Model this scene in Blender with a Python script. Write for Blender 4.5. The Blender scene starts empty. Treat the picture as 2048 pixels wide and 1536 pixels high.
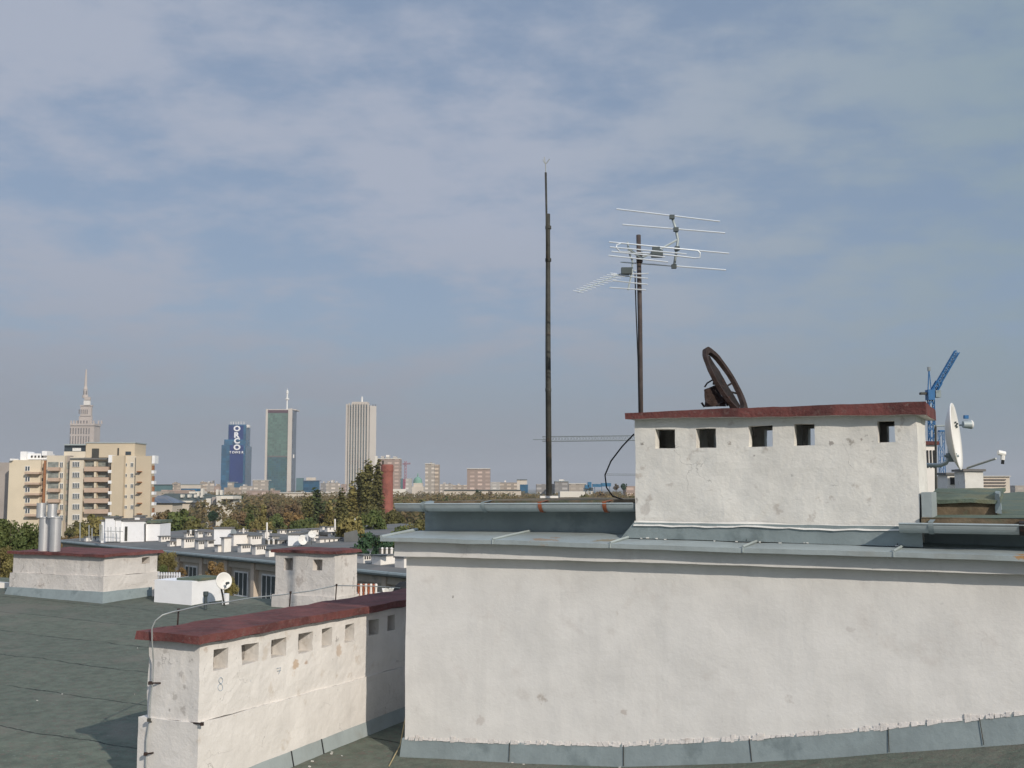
import bpy, bmesh, math, random
from mathutils import Vector, Matrix, noise
random.seed(7)
R = math.radians
scene = bpy.context.scene
col = scene.collection
# ------------------------------------------------------------------ camera
F, CX, CY, HZ = 2200.0, 1024.0, 768.0, 975.0
PITCH = math.atan((HZ - CY) / F)
cam_d = bpy.data.cameras.new('camera'); cam = bpy.data.objects.new('camera', cam_d); col.objects.link(cam)
cam_d.sensor_width = 36.0; cam_d.lens = F / 2048 * 36.0; cam_d.clip_start = 0.1; cam_d.clip_end = 30000
cam.location = (0, 0, 0); cam.rotation_euler = (math.pi / 2 + PITCH, 0, 0)
scene.camera = cam
scene.view_settings.view_transform = 'Standard'; scene.view_settings.look = 'None'
scene.view_settings.gamma = 1; scene.view_settings.exposure = 0.0
# ------------------------------------------------------------------ sun and sky
SUN_EL = R(27.0); SH = Vector((-0.527, 0.85, 0)).normalized()          # SH: where shadows run
sun_d = bpy.data.lights.new('sun', 'SUN'); sun = bpy.data.objects.new('sun', sun_d); col.objects.link(sun)
sun_d.energy = 3.3; sun_d.angle = R(0.5); sun_d.color = (1.0, 0.91, 0.80)
ld = Vector((SH.x * math.cos(SUN_EL), SH.y * math.cos(SUN_EL), -math.sin(SUN_EL)))
sun.rotation_euler = ld.to_track_quat('-Z', 'Y').to_euler()
world = bpy.data.worlds.new('World'); scene.world = world; world.use_nodes = True
def build_world():
    nt = world.node_tree; N = nt.nodes; L = nt.links; N.clear()
    def n(t, **k):
        x = N.new(t)
        for a, b in k.items(): setattr(x, a, b)
        return x
    def m(op, a, b=None, c=None):
        x = n('ShaderNodeMath', operation=op)
        for i, q in enumerate((a, b, c)):
            if q is None: continue
            if isinstance(q, (int, float)): x.inputs[i].default_value = q
            else: L.new(q, x.inputs[i])
        return x.outputs[0]
    out = n('ShaderNodeOutputWorld'); bg = n('ShaderNodeBackground'); bg.inputs[1].default_value = 0.13
    sky = n('ShaderNodeTexSky', sky_type='NISHITA'); sky.sun_disc = False
    sky.sun_elevation = SUN_EL; sky.sun_rotation = math.atan2(-SH.x, -SH.y)
    sky.air_density = 1.0; sky.dust_density = 1.5; sky.ozone_density = 1.5
    tc = n('ShaderNodeTexCoord'); sep = n('ShaderNodeSeparateXYZ'); L.new(tc.outputs['Generated'], sep.inputs[0])
    x, y, z = sep.outputs
    zz = m('ADD', m('MAXIMUM', z, 0.0), 0.20)
    cmb = n('ShaderNodeCombineXYZ'); L.new(m('DIVIDE', x, zz), cmb.inputs[0]); L.new(m('DIVIDE', y, zz), cmb.inputs[1])
    mp = n('ShaderNodeMapping'); mp.inputs['Scale'].default_value = (1.5, 1.7, 1); mp.inputs['Location'].default_value = (3.1, 1.7, 0.3); mp.inputs['Rotation'].default_value = (0, 0, R(14))
    L.new(cmb.outputs[0], mp.inputs[0])
    n1 = n('ShaderNodeTexNoise'); n1.inputs['Scale'].default_value = 1.0; n1.inputs['Detail'].default_value = 7; n1.inputs['Roughness'].default_value = 0.56; n1.inputs['Distortion'].default_value = 0.25
    L.new(mp.outputs[0], n1.inputs['Vector'])
    n2 = n('ShaderNodeTexNoise'); n2.inputs['Scale'].default_value = 3.4; n2.inputs['Detail'].default_value = 7; n2.inputs['Roughness'].default_value = 0.6
    L.new(mp.outputs[0], n2.inputs['Vector'])
    s = m('ADD', m('MULTIPLY', n1.outputs['Fac'], 0.62), m('MULTIPLY', n2.outputs['Fac'], 0.38))
    mr = n('ShaderNodeMapRange', interpolation_type='SMOOTHSTEP'); L.new(s, mr.inputs[0])
    mr.inputs[1].default_value = 0.41; mr.inputs[2].default_value = 0.585; mr.inputs[3].default_value = 0.14; mr.inputs[4].default_value = 1.0
    # cloud colour, greyer towards the horizon
    cr = n('ShaderNodeMix', data_type='RGBA')
    zr = n('ShaderNodeMapRange'); L.new(z, zr.inputs[0]); zr.inputs[1].default_value = 0.0; zr.inputs[2].default_value = 0.24
    L.new(zr.outputs[0], cr.inputs[0])
    cr.inputs[6].default_value = (2.4, 2.68, 3.15, 1); cr.inputs[7].default_value = (3.0, 3.36, 4.15, 1)
    # sky colour shifted blue-green towards the right, standing for camera tint
    az = n('ShaderNodeMapRange', interpolation_type='SMOOTHSTEP'); L.new(x, az.inputs[0])
    az.inputs[1].default_value = -0.05; az.inputs[2].default_value = 0.55; az.inputs[3].default_value = 0.0; az.inputs[4].default_value = 1.0
    ct = n('ShaderNodeMix', data_type='RGBA'); L.new(az.outputs[0], ct.inputs[0]); L.new(cr.outputs[2], ct.inputs[6]); ct.inputs[7].default_value = (1.95, 2.65, 3.1, 1)
    # thin blue veil seen between the clouds
    bl = n('ShaderNodeMix', data_type='RGBA'); bl.inputs[0].default_value = 0.75; L.new(sky.outputs[0], bl.inputs[6]); bl.inputs[7].default_value = (1.55, 2.15, 3.15, 1)
    mx = n('ShaderNodeMix', data_type='RGBA'); L.new(mr.outputs[0], mx.inputs[0]); L.new(bl.outputs[2], mx.inputs[6]); L.new(ct.outputs[2], mx.inputs[7])
    # near the horizon everything melts into one grey band of far air
    hz = n('ShaderNodeMapRange', interpolation_type='SMOOTHSTEP'); L.new(z, hz.inputs[0])
    hz.inputs[1].default_value = -0.02; hz.inputs[2].default_value = 0.17; hz.inputs[3].default_value = 0.9; hz.inputs[4].default_value = 0.0
    h2 = n('ShaderNodeMix', data_type='RGBA'); L.new(az.outputs[0], h2.inputs[0]); h2.inputs[6].default_value = (1.85, 2.04, 2.3, 1); h2.inputs[7].default_value = (1.5, 1.98, 2.18, 1)
    fin = n('ShaderNodeMix', data_type='RGBA'); L.new(hz.outputs[0], fin.inputs[0]); L.new(mx.outputs[2], fin.inputs[6]); L.new(h2.outputs[2], fin.inputs[7])
    up = n('ShaderNodeMapRange', interpolation_type='SMOOTHSTEP'); L.new(z, up.inputs[0])      # unseen sky overhead, brightness added to lift the fill in shade
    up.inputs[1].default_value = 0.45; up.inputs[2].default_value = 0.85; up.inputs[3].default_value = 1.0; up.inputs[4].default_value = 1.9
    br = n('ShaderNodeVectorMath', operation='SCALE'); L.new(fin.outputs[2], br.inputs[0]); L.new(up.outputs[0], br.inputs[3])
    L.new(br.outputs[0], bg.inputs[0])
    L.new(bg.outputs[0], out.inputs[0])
build_world()
# ------------------------------------------------------------------ picture geometry helpers
cp, sp = math.cos(PITCH), math.sin(PITCH)
def ray(px, py):
    dx = (px - CX) / F; dz = (CY - py) / F
    v = Vector((dx, cp - dz * sp, sp + dz * cp)); return v / v.y
def at(px, py, Y): return ray(px, py) * Y
BA = R(26)
U = Vector((math.cos(BA), -math.sin(BA), 0)); V = Vector((math.sin(BA), math.cos(BA), 0)); Z = Vector((0, 0, 1))
C0 = at(811, 1300, 12.6); C0.z = 0
def W(u, v, z): return C0 + U * u + V * v + Z * z
def hitp(px, py, P, n):
    d = ray(px, py); return d * (P.dot(n) / d.dot(n))
def pu(px, py, v):                      # on the plane v = const -> (u, z)
    p = hitp(px, py, C0 + V * v, V); return (p - C0).dot(U), p.z
def pv(px, py, u):                      # on the plane u = const -> (v, z)
    p = hitp(px, py, C0 + U * u, U); return (p - C0).dot(V), p.z
def lerp(pts, x):
    if x <= pts[0][0]: a, b = pts[0], pts[1]
    elif x >= pts[-1][0]: a, b = pts[-2], pts[-1]
    else:
        for a, b in zip(pts, pts[1:]):
            if a[0] <= x <= b[0]: break
    return a[1] + (b[1] - a[1]) * (x - a[0]) / (b[0] - a[0])
# ------------------------------------------------------------------ mesh helpers
class MB:
    def __init__(s): s.v = []; s.f = []; s.mi = []; s.cur = 0
    def poly(s, *pts):
        i = len(s.v); s.v += [Vector(p) for p in pts]; s.f.append(tuple(range(i, i + len(pts)))); s.mi.append(s.cur); return s
    def patch(s, a, b, c, d, nx=1, ny=1):
        a, b, c, d = map(Vector, (a, b, c, d)); i0 = len(s.v)
        for j in range(ny + 1):
            for i in range(nx + 1):
                s.v.append((a.lerp(b, i / nx)).lerp(d.lerp(c, i / nx), j / ny))
        for j in range(ny):
            for i in range(nx):
                k = i0 + j * (nx + 1) + i; s.f.append((k, k + 1, k + nx + 2, k + nx + 1)); s.mi.append(s.cur)
        return s
    def hexa(s, p, cell=None):          # p: 4 bottom points, 4 top points (both in ring order)
        def q(a, b, c, d):
            if cell: s.patch(a, b, c, d, max(1, int((b - a).length / cell)), max(1, int((d - a).length / cell)))
            else: s.patch(a, b, c, d)
        p = [Vector(x) for x in p]
        q(p[0], p[3], p[2], p[1]); q(p[4], p[5], p[6], p[7])
        for i in range(4):
            j = (i + 1) % 4; q(p[i], p[j], p[4 + j], p[4 + i])
        return s
    def box(s, c, size, ax=None, cell=None):
        ax = ax or (Vector((1, 0, 0)), Vector((0, 1, 0)), Z); c = Vector(c); h = [k / 2 for k in size]
        P = []
        for sz in (-1, 1):
            for sx, sy in ((-1, -1), (1, -1), (1, 1), (-1, 1)):
                P.append(c + ax[0] * h[0] * sx + ax[1] * h[1] * sy + ax[2] * h[2] * sz)
        return s.hexa(P, cell)
    def uvbox(s, u0, u1, v0, v1, z0, z1, cell=None):
        return s.hexa([W(u0, v0, z0), W(u1, v0, z0), W(u1, v1, z0), W(u0, v1, z0), W(u0, v0, z1), W(u1, v0, z1), W(u1, v1, z1), W(u0, v1, z1)], cell)
    def tube(s, pts, r, n=8, cap=True):
        pts = [Vector(p) for p in pts]; rs = r if isinstance(r, (list, tuple)) else [r] * len(pts); i0 = len(s.v)
        up = None
        for k, p in enumerate(pts):
            t = (pts[min(k + 1, len(pts) - 1)] - pts[max(k - 1, 0)]).normalized()
            if up is None: up = Vector((0, 0, 1)) if abs(t.z) < 0.9 else Vector((1, 0, 0))
            a = t.cross(up).normalized(); b = a.cross(t).normalized(); up = b
            for j in range(n):
                w = 2 * math.pi * j / n; s.v.append(p + (a * math.cos(w) + b * math.sin(w)) * rs[k])
        for k in range(len(pts) - 1):
            for j in range(n):
                q = i0 + k * n + j; q2 = i0 + k * n + (j + 1) % n
                s.f.append((q, q2, q2 + n, q + n)); s.mi.append(s.cur)
        if cap:
            s.f.append(tuple(i0 + j for j in range(n - 1, -1, -1))); s.mi.append(s.cur)
            k = i0 + (len(pts) - 1) * n; s.f.append(tuple(k + j for j in range(n))); s.mi.append(s.cur)
        return s
    def lathe(s, base, prof, n=20, ax=None):
        base = Vector(base); ax = ax or (Vector((1, 0, 0)), Vector((0, 1, 0)), Z); i0 = len(s.v)
        for (r, h) in prof:
            for j in range(n):
                w = 2 * math.pi * j / n; s.v.append(base + (ax[0] * math.cos(w) + ax[1] * math.sin(w)) * r + ax[2] * h)
        for k in range(len(prof) - 1):
            for j in range(n):
                q = i0 + k * n + j; q2 = i0 + k * n + (j + 1) % n
                s.f.append((q, q2, q2 + n, q + n)); s.mi.append(s.cur)
        return s
    def build(s, name, mat, parent=None, jit=0, freq=2.0, smooth=False, weld=True, bevel=0, keep=False):
        if jit:
            for i, p in enumerate(s.v):
                a = noise.noise_vector(p * freq) * jit + noise.noise_vector(p * freq * 4.3) * jit * 0.35
                s.v[i] = p + a
        off = parent.matrix_world.translation.copy() if parent and parent.type == 'EMPTY' else (Vector(parent['org']) if parent and 'org' in parent else Vector())
        me = bpy.data.meshes.new(name); me.from_pydata([tuple(p - off) for p in s.v], [], s.f)
        mats = mat if isinstance(mat, (list, tuple)) else [mat]
        for m_ in mats: me.materials.append(m_)
        if len(mats) > 1: me.polygons.foreach_set('material_index', s.mi)
        if weld and not keep:
            bm = bmesh.new(); bm.from_mesh(me); bmesh.ops.remove_doubles(bm, verts=bm.verts, dist=0.0004)
            bmesh.ops.recalc_face_normals(bm, faces=bm.faces); bm.to_mesh(me); bm.free()
        if smooth:
            me.polygons.foreach_set('use_smooth', [True] * len(me.polygons))
        me.update()
        o = bpy.data.objects.new(name, me); col.objects.link(o)
        if parent: o.parent = parent
        if parent and parent.type == 'EMPTY': o['org_x'] = 0
        if bevel:
            b = o.modifiers.new('bevel', 'BEVEL'); b.width = bevel; b.segments = 2; b.limit_method = 'ANGLE'
        ORG[o.name] = off
        return o
ORG = {}
def sub(parent_mesh, mb, name, mat, **k):   # a sub-part: shares its parent's origin
    off = ORG[parent_mesh.name]
    mb.v = [p - off for p in map(Vector, mb.v)] if not k.get('jit') else mb.v
    if k.get('jit'):
        j = k.pop('jit'); fr = k.pop('freq', 2.0)
        mb.v = [p + noise.noise_vector(p * fr) * j - off for p in mb.v]
    o = mb.build(name, mat, None, **k); o.parent = parent_mesh; ORG[o.name] = off
    return o
def thing(name, loc, label, cat, group=None):
    o = bpy.data.objects.new(name, None); col.objects.link(o); o.location = loc; o.empty_display_size = 0.3
    o.matrix_world = Matrix.Translation(Vector(loc)); o['label'] = label; o['category'] = cat
    if group: o['group'] = group
    return o
def tag(o, label, cat, group=None):
    o['label'] = label; o['category'] = cat
    if group: o['group'] = group
    return o
def structure(o): o['kind'] = 'structure'; return o
# ------------------------------------------------------------------ materials
def mat(name, c, rough=0.8, var=0.12, scale=3.0, c2=None, c2f=(0.55, 0.7), c2s=1.2, bump=0.0, bscale=40, metal=0.0, streak=0.0, spec=0.3,
        blobs=(), seams=None, speck=0.0, rnd=0.0, grid=None, transl=0.0, crack=None):
    m = bpy.data.materials.new(name); m.use_nodes = True; nt = m.node_tree; N = nt.nodes; L = nt.links
    bs = N['Principled BSDF']; bs.inputs['Roughness'].default_value = rough; bs.inputs['Metallic'].default_value = metal
    bs.inputs['Specular IOR Level'].default_value = spec
    geo = N.new('ShaderNodeNewGeometry'); pos = geo.outputs['Position']
    def nz(sc, det=4, ro=0.55, vec=None):
        t = N.new('ShaderNodeTexNoise'); t.inputs['Scale'].default_value = sc; t.inputs['Detail'].default_value = det; t.inputs['Roughness'].default_value = ro
        L.new(vec or pos, t.inputs['Vector']); return t.outputs['Fac']
    def mr(i, a, b, c_, d, sm=True):
        t = N.new('ShaderNodeMapRange'); t.interpolation_type = 'SMOOTHSTEP' if sm else 'LINEAR'; L.new(i, t.inputs[0])
        for k, q in enumerate((a, b, c_, d)): t.inputs[k + 1].default_value = q
        return t.outputs[0]
    def mix(f, a, b, mode='MIX'):
        t = N.new('ShaderNodeMix'); t.data_type = 'RGBA'; t.blend_type = mode
        for k, q in ((0, f), (6, a), (7, b)):
            if isinstance(q, (int, float)): t.inputs[k].default_value = q
            elif isinstance(q, tuple): t.inputs[k].default_value = (*q[:3], 1)
            else: L.new(q, t.inputs[k])
        return t.outputs[2]
    def mth(op, a, b=0.0):
        t = N.new('ShaderNodeMath'); t.operation = op
        for k, q in enumerate((a, b)):
            if isinstance(q, (int, float)): t.inputs[k].default_value = q
            else: L.new(q, t.inputs[k])
        return t.outputs[0]
    def scaled(v3):
        t = N.new('ShaderNodeVectorMath'); t.operation = 'MULTIPLY'; L.new(pos, t.inputs[0]); t.inputs[1].default_value = v3; return t.outputs[0]
    lo = tuple(k * (1 - var) for k in c); hi = tuple(min(1, k * (1 + var)) for k in c)
    cc = mix(mr(nz(scale, 6, 0.6), 0.3, 0.7, 0, 1), lo, hi)
    if c2: cc = mix(mr(nz(c2s, 7, 0.62), c2f[0], c2f[1], 0, 0.85), cc, c2)
    if streak:
        s1 = nz(1.0, 5, 0.6, scaled((9, 9, 0.7))); cc = mix(mr(s1, 0.5, 0.75, 0, streak), cc, tuple(k * 0.55 for k in c))
    if crack:
        wv = N.new('ShaderNodeTexNoise'); wv.inputs['Scale'].default_value = 2.5; wv.inputs['Detail'].default_value = 6; L.new(pos, wv.inputs['Vector'])
        wm = N.new('ShaderNodeVectorMath'); wm.operation = 'MULTIPLY_ADD'; L.new(wv.outputs['Color'], wm.inputs[0]); wm.inputs[1].default_value = (.55, .55, .55); L.new(pos, wm.inputs[2])
        vo = N.new('ShaderNodeTexVoronoi'); vo.feature = 'DISTANCE_TO_EDGE'; vo.inputs['Scale'].default_value = crack[0]; L.new(wm.outputs[0], vo.inputs['Vector'])
        ck = mth('MULTIPLY', mr(vo.outputs['Distance'], crack[1] * .3, crack[1], 1, 0), mr(nz(1.3, 3), crack[2], crack[2] + .07, 0, crack[3])); cc = mix(ck, cc, tuple(k * .35 for k in c))
        ch = mr(nz(13, 5, .72), .655, .69, 0, crack[4]); cc = mix(mth('MULTIPLY', ch, mr(nz(1.9, 3), .48, .58, 0, 1)), cc, tuple(k * .5 for k in c))
    for (p, r, bc, st) in blobs:
        t = N.new('ShaderNodeVectorMath'); t.operation = 'DISTANCE'; L.new(pos, t.inputs[0]); t.inputs[1].default_value = p
        d = mth('ADD', t.outputs['Value'], mth('MULTIPLY', mth('SUBTRACT', nz(max(7.0, .5 / r), 8, 0.75), 0.5), r * 6.5))
        cc = mix(mr(d, r * .35, r * 1.05, st, 0), cc, bc)
    if speck:
        sp_ = nz(16, 3, 0.75); cc = mix(mr(sp_, 0.53, 0.66, 0, speck), cc, (0.17, 0.12, 0.105)); sp2 = nz(21, 3, 0.75, scaled((1.1, 1.1, 1.1)))
        cc = mix(mr(sp2, 0.6, 0.7, 0, speck * 0.7), cc, (0.30, 0.34, 0.30))
    if seams:
        (dv, off, wd, cs) = seams; t = N.new('ShaderNodeVectorMath'); t.operation = 'DOT_PRODUCT'; L.new(pos, t.inputs[0]); t.inputs[1].default_value = dv
        x = mth('ADD', t.outputs['Value'], mth('MULTIPLY', nz(0.9, 5, 0.6), 0.22)); x = mth('ADD', x, off); fr = mth('FRACT', x)
        ln = mth('LESS_THAN', mth('ABSOLUTE', mth('SUBTRACT', fr, 0.5)), wd); gap = mr(nz(2.2, 3), 0.36, 0.46, 0.25, 1)
        cc = mix(mth('MULTIPLY', ln, gap), cc, cs)
        t2 = N.new('ShaderNodeTexWhiteNoise'); t2.noise_dimensions = '1D'; L.new(mth('FLOOR', mth('ADD', x, 0.5)), t2.inputs['W'])
        cc = mix(1.0, cc, mix(t2.outputs['Value'], (0.86, 0.86, 0.88), (1.12, 1.1, 1.06)), 'MULTIPLY')
    if grid:                                  # panels: (sx, sz, line colour, line share)
        gx, gz, gc, gw = grid; sx = N.new('ShaderNodeSeparateXYZ'); L.new(pos, sx.inputs[0])
        h = mth('ADD', sx.outputs[0], sx.outputs[1])
        lx = mth('LESS_THAN', mth('FRACT', mth('DIVIDE', h, gx)), gw); lz = mth('LESS_THAN', mth('FRACT', mth('DIVIDE', sx.outputs[2], gz)), gw * 1.3)
        cb = N.new('ShaderNodeCombineXYZ'); L.new(mth('FLOOR', mth('DIVIDE', h, gx)), cb.inputs[0]); L.new(mth('FLOOR', mth('DIVIDE', sx.outputs[2], gz)), cb.inputs[2])
        wn = N.new('ShaderNodeTexWhiteNoise'); L.new(cb.outputs[0], wn.inputs['Vector'])
        cc = mix(1.0, cc, mix(wn.outputs['Value'], (0.72, 0.72, 0.72), (1.25, 1.25, 1.25)), 'MULTIPLY')
        cc = mix(mth('MAXIMUM', lx, lz), cc, gc)
    if rnd:
        oi = N.new('ShaderNodeObjectInfo'); cc = mix(1.0, cc, mix(oi.outputs['Random'], (1 - rnd, 1 - rnd, 1 - rnd * 0.6), (1 + rnd, 1 + rnd * 0.85, 1 + rnd * 0.5)), 'MULTIPLY')
    L.new(cc, bs.inputs['Base Color'])
    if bump:
        b = N.new('ShaderNodeBump'); b.inputs['Strength'].default_value = bump; b.inputs['Distance'].default_value = 0.02
        L.new(mth('ADD', nz(bscale, 5, 0.65), mth('MULTIPLY', nz(bscale * 0.12, 4), 2.5)), b.inputs['Height']); L.new(b.outputs[0], bs.inputs['Normal'])
    if transl:
        td = N.new('ShaderNodeBsdfTranslucent'); L.new(cc, td.inputs[0]); ms = N.new('ShaderNodeMixShader'); ms.inputs[0].default_value = transl
        L.new(bs.outputs[0], ms.inputs[1]); L.new(td.outputs[0], ms.inputs[2]); L.new(ms.outputs[0], N['Material Output'].inputs[0])
    return m
# near chimney frame (needed for its stains)
KN = at(400, 1290, 10.9); uK = (KN - C0).dot(U); vK = (KN - C0).dot(V)
def onface(px, py, u=None, v=None):
    if u is not None: a, z = pv(px, py, u); return tuple(W(u, a, z))
    a, z = pu(px, py, v); return tuple(W(a, v, z))
OCH = (0.50, 0.36, 0.24); GRY = (0.33, 0.30, 0.27); DRK = (0.20, 0.18, 0.16)
M = {}
M['plaster'] = mat('white_plaster', (0.765, 0.742, 0.70), 0.9, 0.05, 2.2, c2=(0.68, 0.645, 0.60), c2f=(0.56, 0.72), c2s=2.6, bump=0.14, bscale=30, crack=(.8, .003, .60, .25, .3), streak=0.10,
    blobs=[(onface(1085, 1400, v=0), 0.05, (0.48, 0.43, 0.38), 0.8), (onface(1250, 1425, v=0), 0.035, (0.52, 0.46, 0.41), 0.7), (onface(1235, 1228, v=0), 0.03, (0.55, 0.50, 0.45), 0.6),
           (onface(906, 1194, v=0), 0.012, DRK, 0.9), (onface(960, 1440, v=0), 0.05, (0.55, 0.49, 0.44), 0.5), (onface(1580, 1400, v=0), 0.04, (0.57, 0.53, 0.48), 0.5), (onface(1700, 1260, v=0), 0.03, (0.58, 0.54, 0.5), 0.5)])
vB = 0.17                                   # front plane of the big vented stack on the penthouse
M['plaster_old'] = mat('grey_white_plaster', (0.72, 0.70, 0.645), 0.92, 0.07, 2.0, c2=(0.50, 0.46, 0.41), c2f=(0.60, 0.70), c2s=5.5, bump=0.25, bscale=30, crack=(1.3, .005, .54, .5, .6), streak=0.10,
    blobs=[(onface(1285, 888, v=vB), 0.018, DRK, 0.8), (onface(1460, 888, v=vB), 0.022, GRY, 0.9), (onface(1663, 886, v=vB), 0.02, GRY, 0.9), (onface(1700, 884, v=vB), 0.04, (0.36, 0.33, 0.29), 0.9),
           (onface(1722, 880, v=vB), 0.018, GRY, 0.9), (onface(1745, 884, v=vB), 0.016, GRY, 0.8), (onface(1508, 912, v=vB), 0.013, GRY, 0.8), (onface(1290, 1020, v=vB), 0.06, (0.45, 0.41, 0.37), 0.5), (onface(1275, 1000, v=vB), 0.03, DRK, 0.6)])
M['plaster_chimney'] = mat('stained_white_plaster', (0.72, 0.685, 0.64), 0.92, 0.06, 2.5, c2=(0.58, 0.52, 0.45), c2f=(0.60, 0.72), c2s=4.0, bump=0.25, bscale=30, crack=(1.6, .005, .55, .5, .8), streak=0.12,
    blobs=[(onface(590, 1330, u=uK), 0.05, OCH, 0.8), (onface(612, 1325, u=uK), 0.03, (0.42, 0.30, 0.22), 0.8), (onface(587, 1348, u=uK), 0.03, OCH, 0.7), (onface(678, 1300, u=uK), 0.06, (0.52, 0.40, 0.30), 0.7), (onface(672, 1282, u=uK), 0.035, DRK, 0.6),
           (onface(412, 1297, u=uK), 0.03, (0.5, 0.4, 0.33), 0.6), (onface(362, 1350, v=vK), 0.035, (0.42, 0.39, 0.36), 0.7), (onface(368, 1375, v=vK), 0.03, (0.40, 0.37, 0.34), 0.7), (onface(350, 1395, v=vK), 0.04, (0.45, 0.42, 0.38), 0.7),
           (onface(366, 1425, v=vK), 0.045, (0.38, 0.35, 0.32), 0.7), (onface(330, 1300, v=vK), 0.04, (0.44, 0.41, 0.38), 0.6), (onface(382, 1320, v=vK), 0.03, (0.36, 0.33, 0.31), 0.6), (onface(340, 1420, v=vK), 0.02, DRK, 0.6), (onface(318, 1330, v=vK), 0.03, (0.46, 0.43, 0.4), 0.6)])
M['plaster_grey'] = mat('weathered_grey_plaster', (0.66, 0.62, 0.575), 0.95, 0.09, 1.6, c2=(0.46, 0.41, 0.37), c2f=(0.57, 0.68), c2s=3.2, bump=0.6, bscale=18, streak=0.2, crack=(.9, .008, .50, .6, .7))
M['plaster_dark'] = mat('dark_grey_render', (0.30, 0.28, 0.26), 0.95, 0.25, 8, c2=(0.14, 0.12, 0.11), c2f=(0.5, 0.6), c2s=9, bump=0.6, bscale=40)  # vent backs, a darker grey than the walls
M['white'] = mat('fresh_white_paint', (0.86, 0.86, 0.86), 0.8, 0.03, 2.0, bump=0.1, c2=(0.74, 0.73, 0.71), c2f=(0.6, 0.75), c2s=2.0)
M['white_far'] = mat('old_white_paint', (0.80, 0.76, 0.70), 0.85, 0.06, 0.9, c2=(0.62, 0.57, 0.51), c2f=(0.58, 0.75), c2s=1.3)
M['red'] = mat('oxide_red_paint', (0.160, 0.056, 0.050), 0.8, 0.2, 3.0, c2=(0.088, 0.034, 0.032), c2f=(0.46, 0.64), c2s=2.6, bump=0.6, bscale=24, speck=0.32)
M['felt'] = mat('green_grey_roofing_felt', (0.122, 0.142, 0.112), 0.95, 0.18, 6.0, c2=(0.165, 0.165, 0.135), c2f=(0.5, 0.66), c2s=0.7, bump=0.7, bscale=22, speck=0.55,
    seams=((V.x / 1.62, V.y / 1.62, 0), 0.42, 0.009, (0.035, 0.040, 0.036)))
M['felt_plain'] = mat('mossy_roofing_felt', (0.12, 0.155, 0.12), 0.95, 0.2, 2.5, c2=(0.16, 0.16, 0.10), c2f=(0.5, 0.64), c2s=2.5, bump=0.5, bscale=40, speck=0.2)
M['felt_far'] = mat('dark_far_roofing_felt', (0.15, 0.155, 0.15), 0.95, 0.15, 0.5, c2=(0.19, 0.175, 0.165), c2f=(0.45, 0.6), c2s=0.3)
M['zinc'] = mat('zinc_flashing', (0.36, 0.405, 0.40), 0.62, 0.09, 1.8, c2=(0.33, 0.35, 0.33), c2f=(0.52, 0.7), c2s=2.2, bump=0.25, bscale=9, metal=0.15, streak=0.18, spec=0.4,
    blobs=[(onface(1090, 1082, v=-0.1), 0.13, (0.34, 0.22, 0.13), 0.8), (onface(1215, 1080, v=0.0), 0.12, (0.30, 0.23, 0.13), 0.8), (onface(2046, 1112, v=-0.235), 0.08, (0.45, 0.24, 0.08), 0.9), (onface(2045, 1108, v=-0.1), 0.06, (0.45, 0.24, 0.08), 0.9)])
M['zinc_dark'] = mat('dull_zinc_sheet', (0.275, 0.325, 0.33), 0.75, 0.12, 2.2, c2=(0.185, 0.225, 0.23), c2f=(0.5, 0.66), c2s=2.2, bump=0.3, bscale=12, metal=0.1)
M['gutter'] = mat('galvanised_gutter', (0.43, 0.48, 0.48), 0.5, 0.07, 4.0, metal=0.25, bump=0.15, bscale=10, streak=0.22, spec=0.4)
M['rust'] = mat('rusty_iron', (0.050, 0.032, 0.026), 0.9, 0.4, 9.0, c2=(0.045, 0.035, 0.035), c2f=(0.45, 0.6), c2s=9, bump=0.6)
M['rust_dark'] = mat('blackened_rusty_iron', (0.03, 0.026, 0.026), 0.85, 0.4, 9.0, c2=(0.09, 0.04, 0.028), c2f=(0.55, 0.7), c2s=14, bump=0.6)
M['rust_red'] = mat('rust_red_strap', (0.30, 0.095, 0.045), 0.85, 0.2, 9.0)
M['iron'] = mat('dark_iron_pole', (0.060, 0.060, 0.052), 0.7, 0.35, 5.0, c2=(0.12, 0.085, 0.06), c2f=(0.55, 0.7), c2s=7, bump=0.3)
M['iron_brown'] = mat('brown_iron_mast', (0.075, 0.060, 0.055), 0.7, 0.35, 5.0, c2=(0.14, 0.085, 0.055), c2f=(0.6, 0.7), c2s=7)
M['alu'] = mat('aluminium_rod', (0.74, 0.78, 0.80), 0.4, 0.05, 5.0, metal=0.35)
M['steel'] = mat('bright_steel_flue', (0.70, 0.69, 0.68), 0.36, 0.08, 2.0, metal=0.65, spec=0.5)
M['grey_plastic'] = mat('grey_plastic', (0.065, 0.082, 0.085), 0.6)
M['black'] = mat('black_rubber', (0.018, 0.020, 0.022), 0.7)
M['wire'] = mat('galvanised_wire', (0.40, 0.42, 0.41), 0.5, metal=0.3)
M['dish'] = mat('cream_dish_enamel', (0.80, 0.78, 0.73), 0.45, 0.03)
M['hole'] = mat('dark_opening', (0.05, 0.05, 0.05), 1.0, 0.4, 12)  # near-black boxes on the face, painted shade of vent openings
M['wood'] = mat('weathered_fascia_board', (0.17, 0.13, 0.085), 0.9, 0.3, 5, c2=(0.10, 0.12, 0.08), c2f=(0.5, 0.65), c2s=4, bump=0.4)
M['pencil'] = mat('blue_grey_crayon', (0.30, 0.36, 0.42), 0.9, 0.2, 20)
M['render_pil_'] = mat('dry_straw', (0.45, 0.36, 0.20), 0.9)
M['crane_blue'] = mat('blue_crane_paint', (0.025, 0.14, 0.33), 0.5)
M['crane_grey'] = mat('grey_crane_steel', (0.22, 0.25, 0.26), 0.6)
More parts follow.
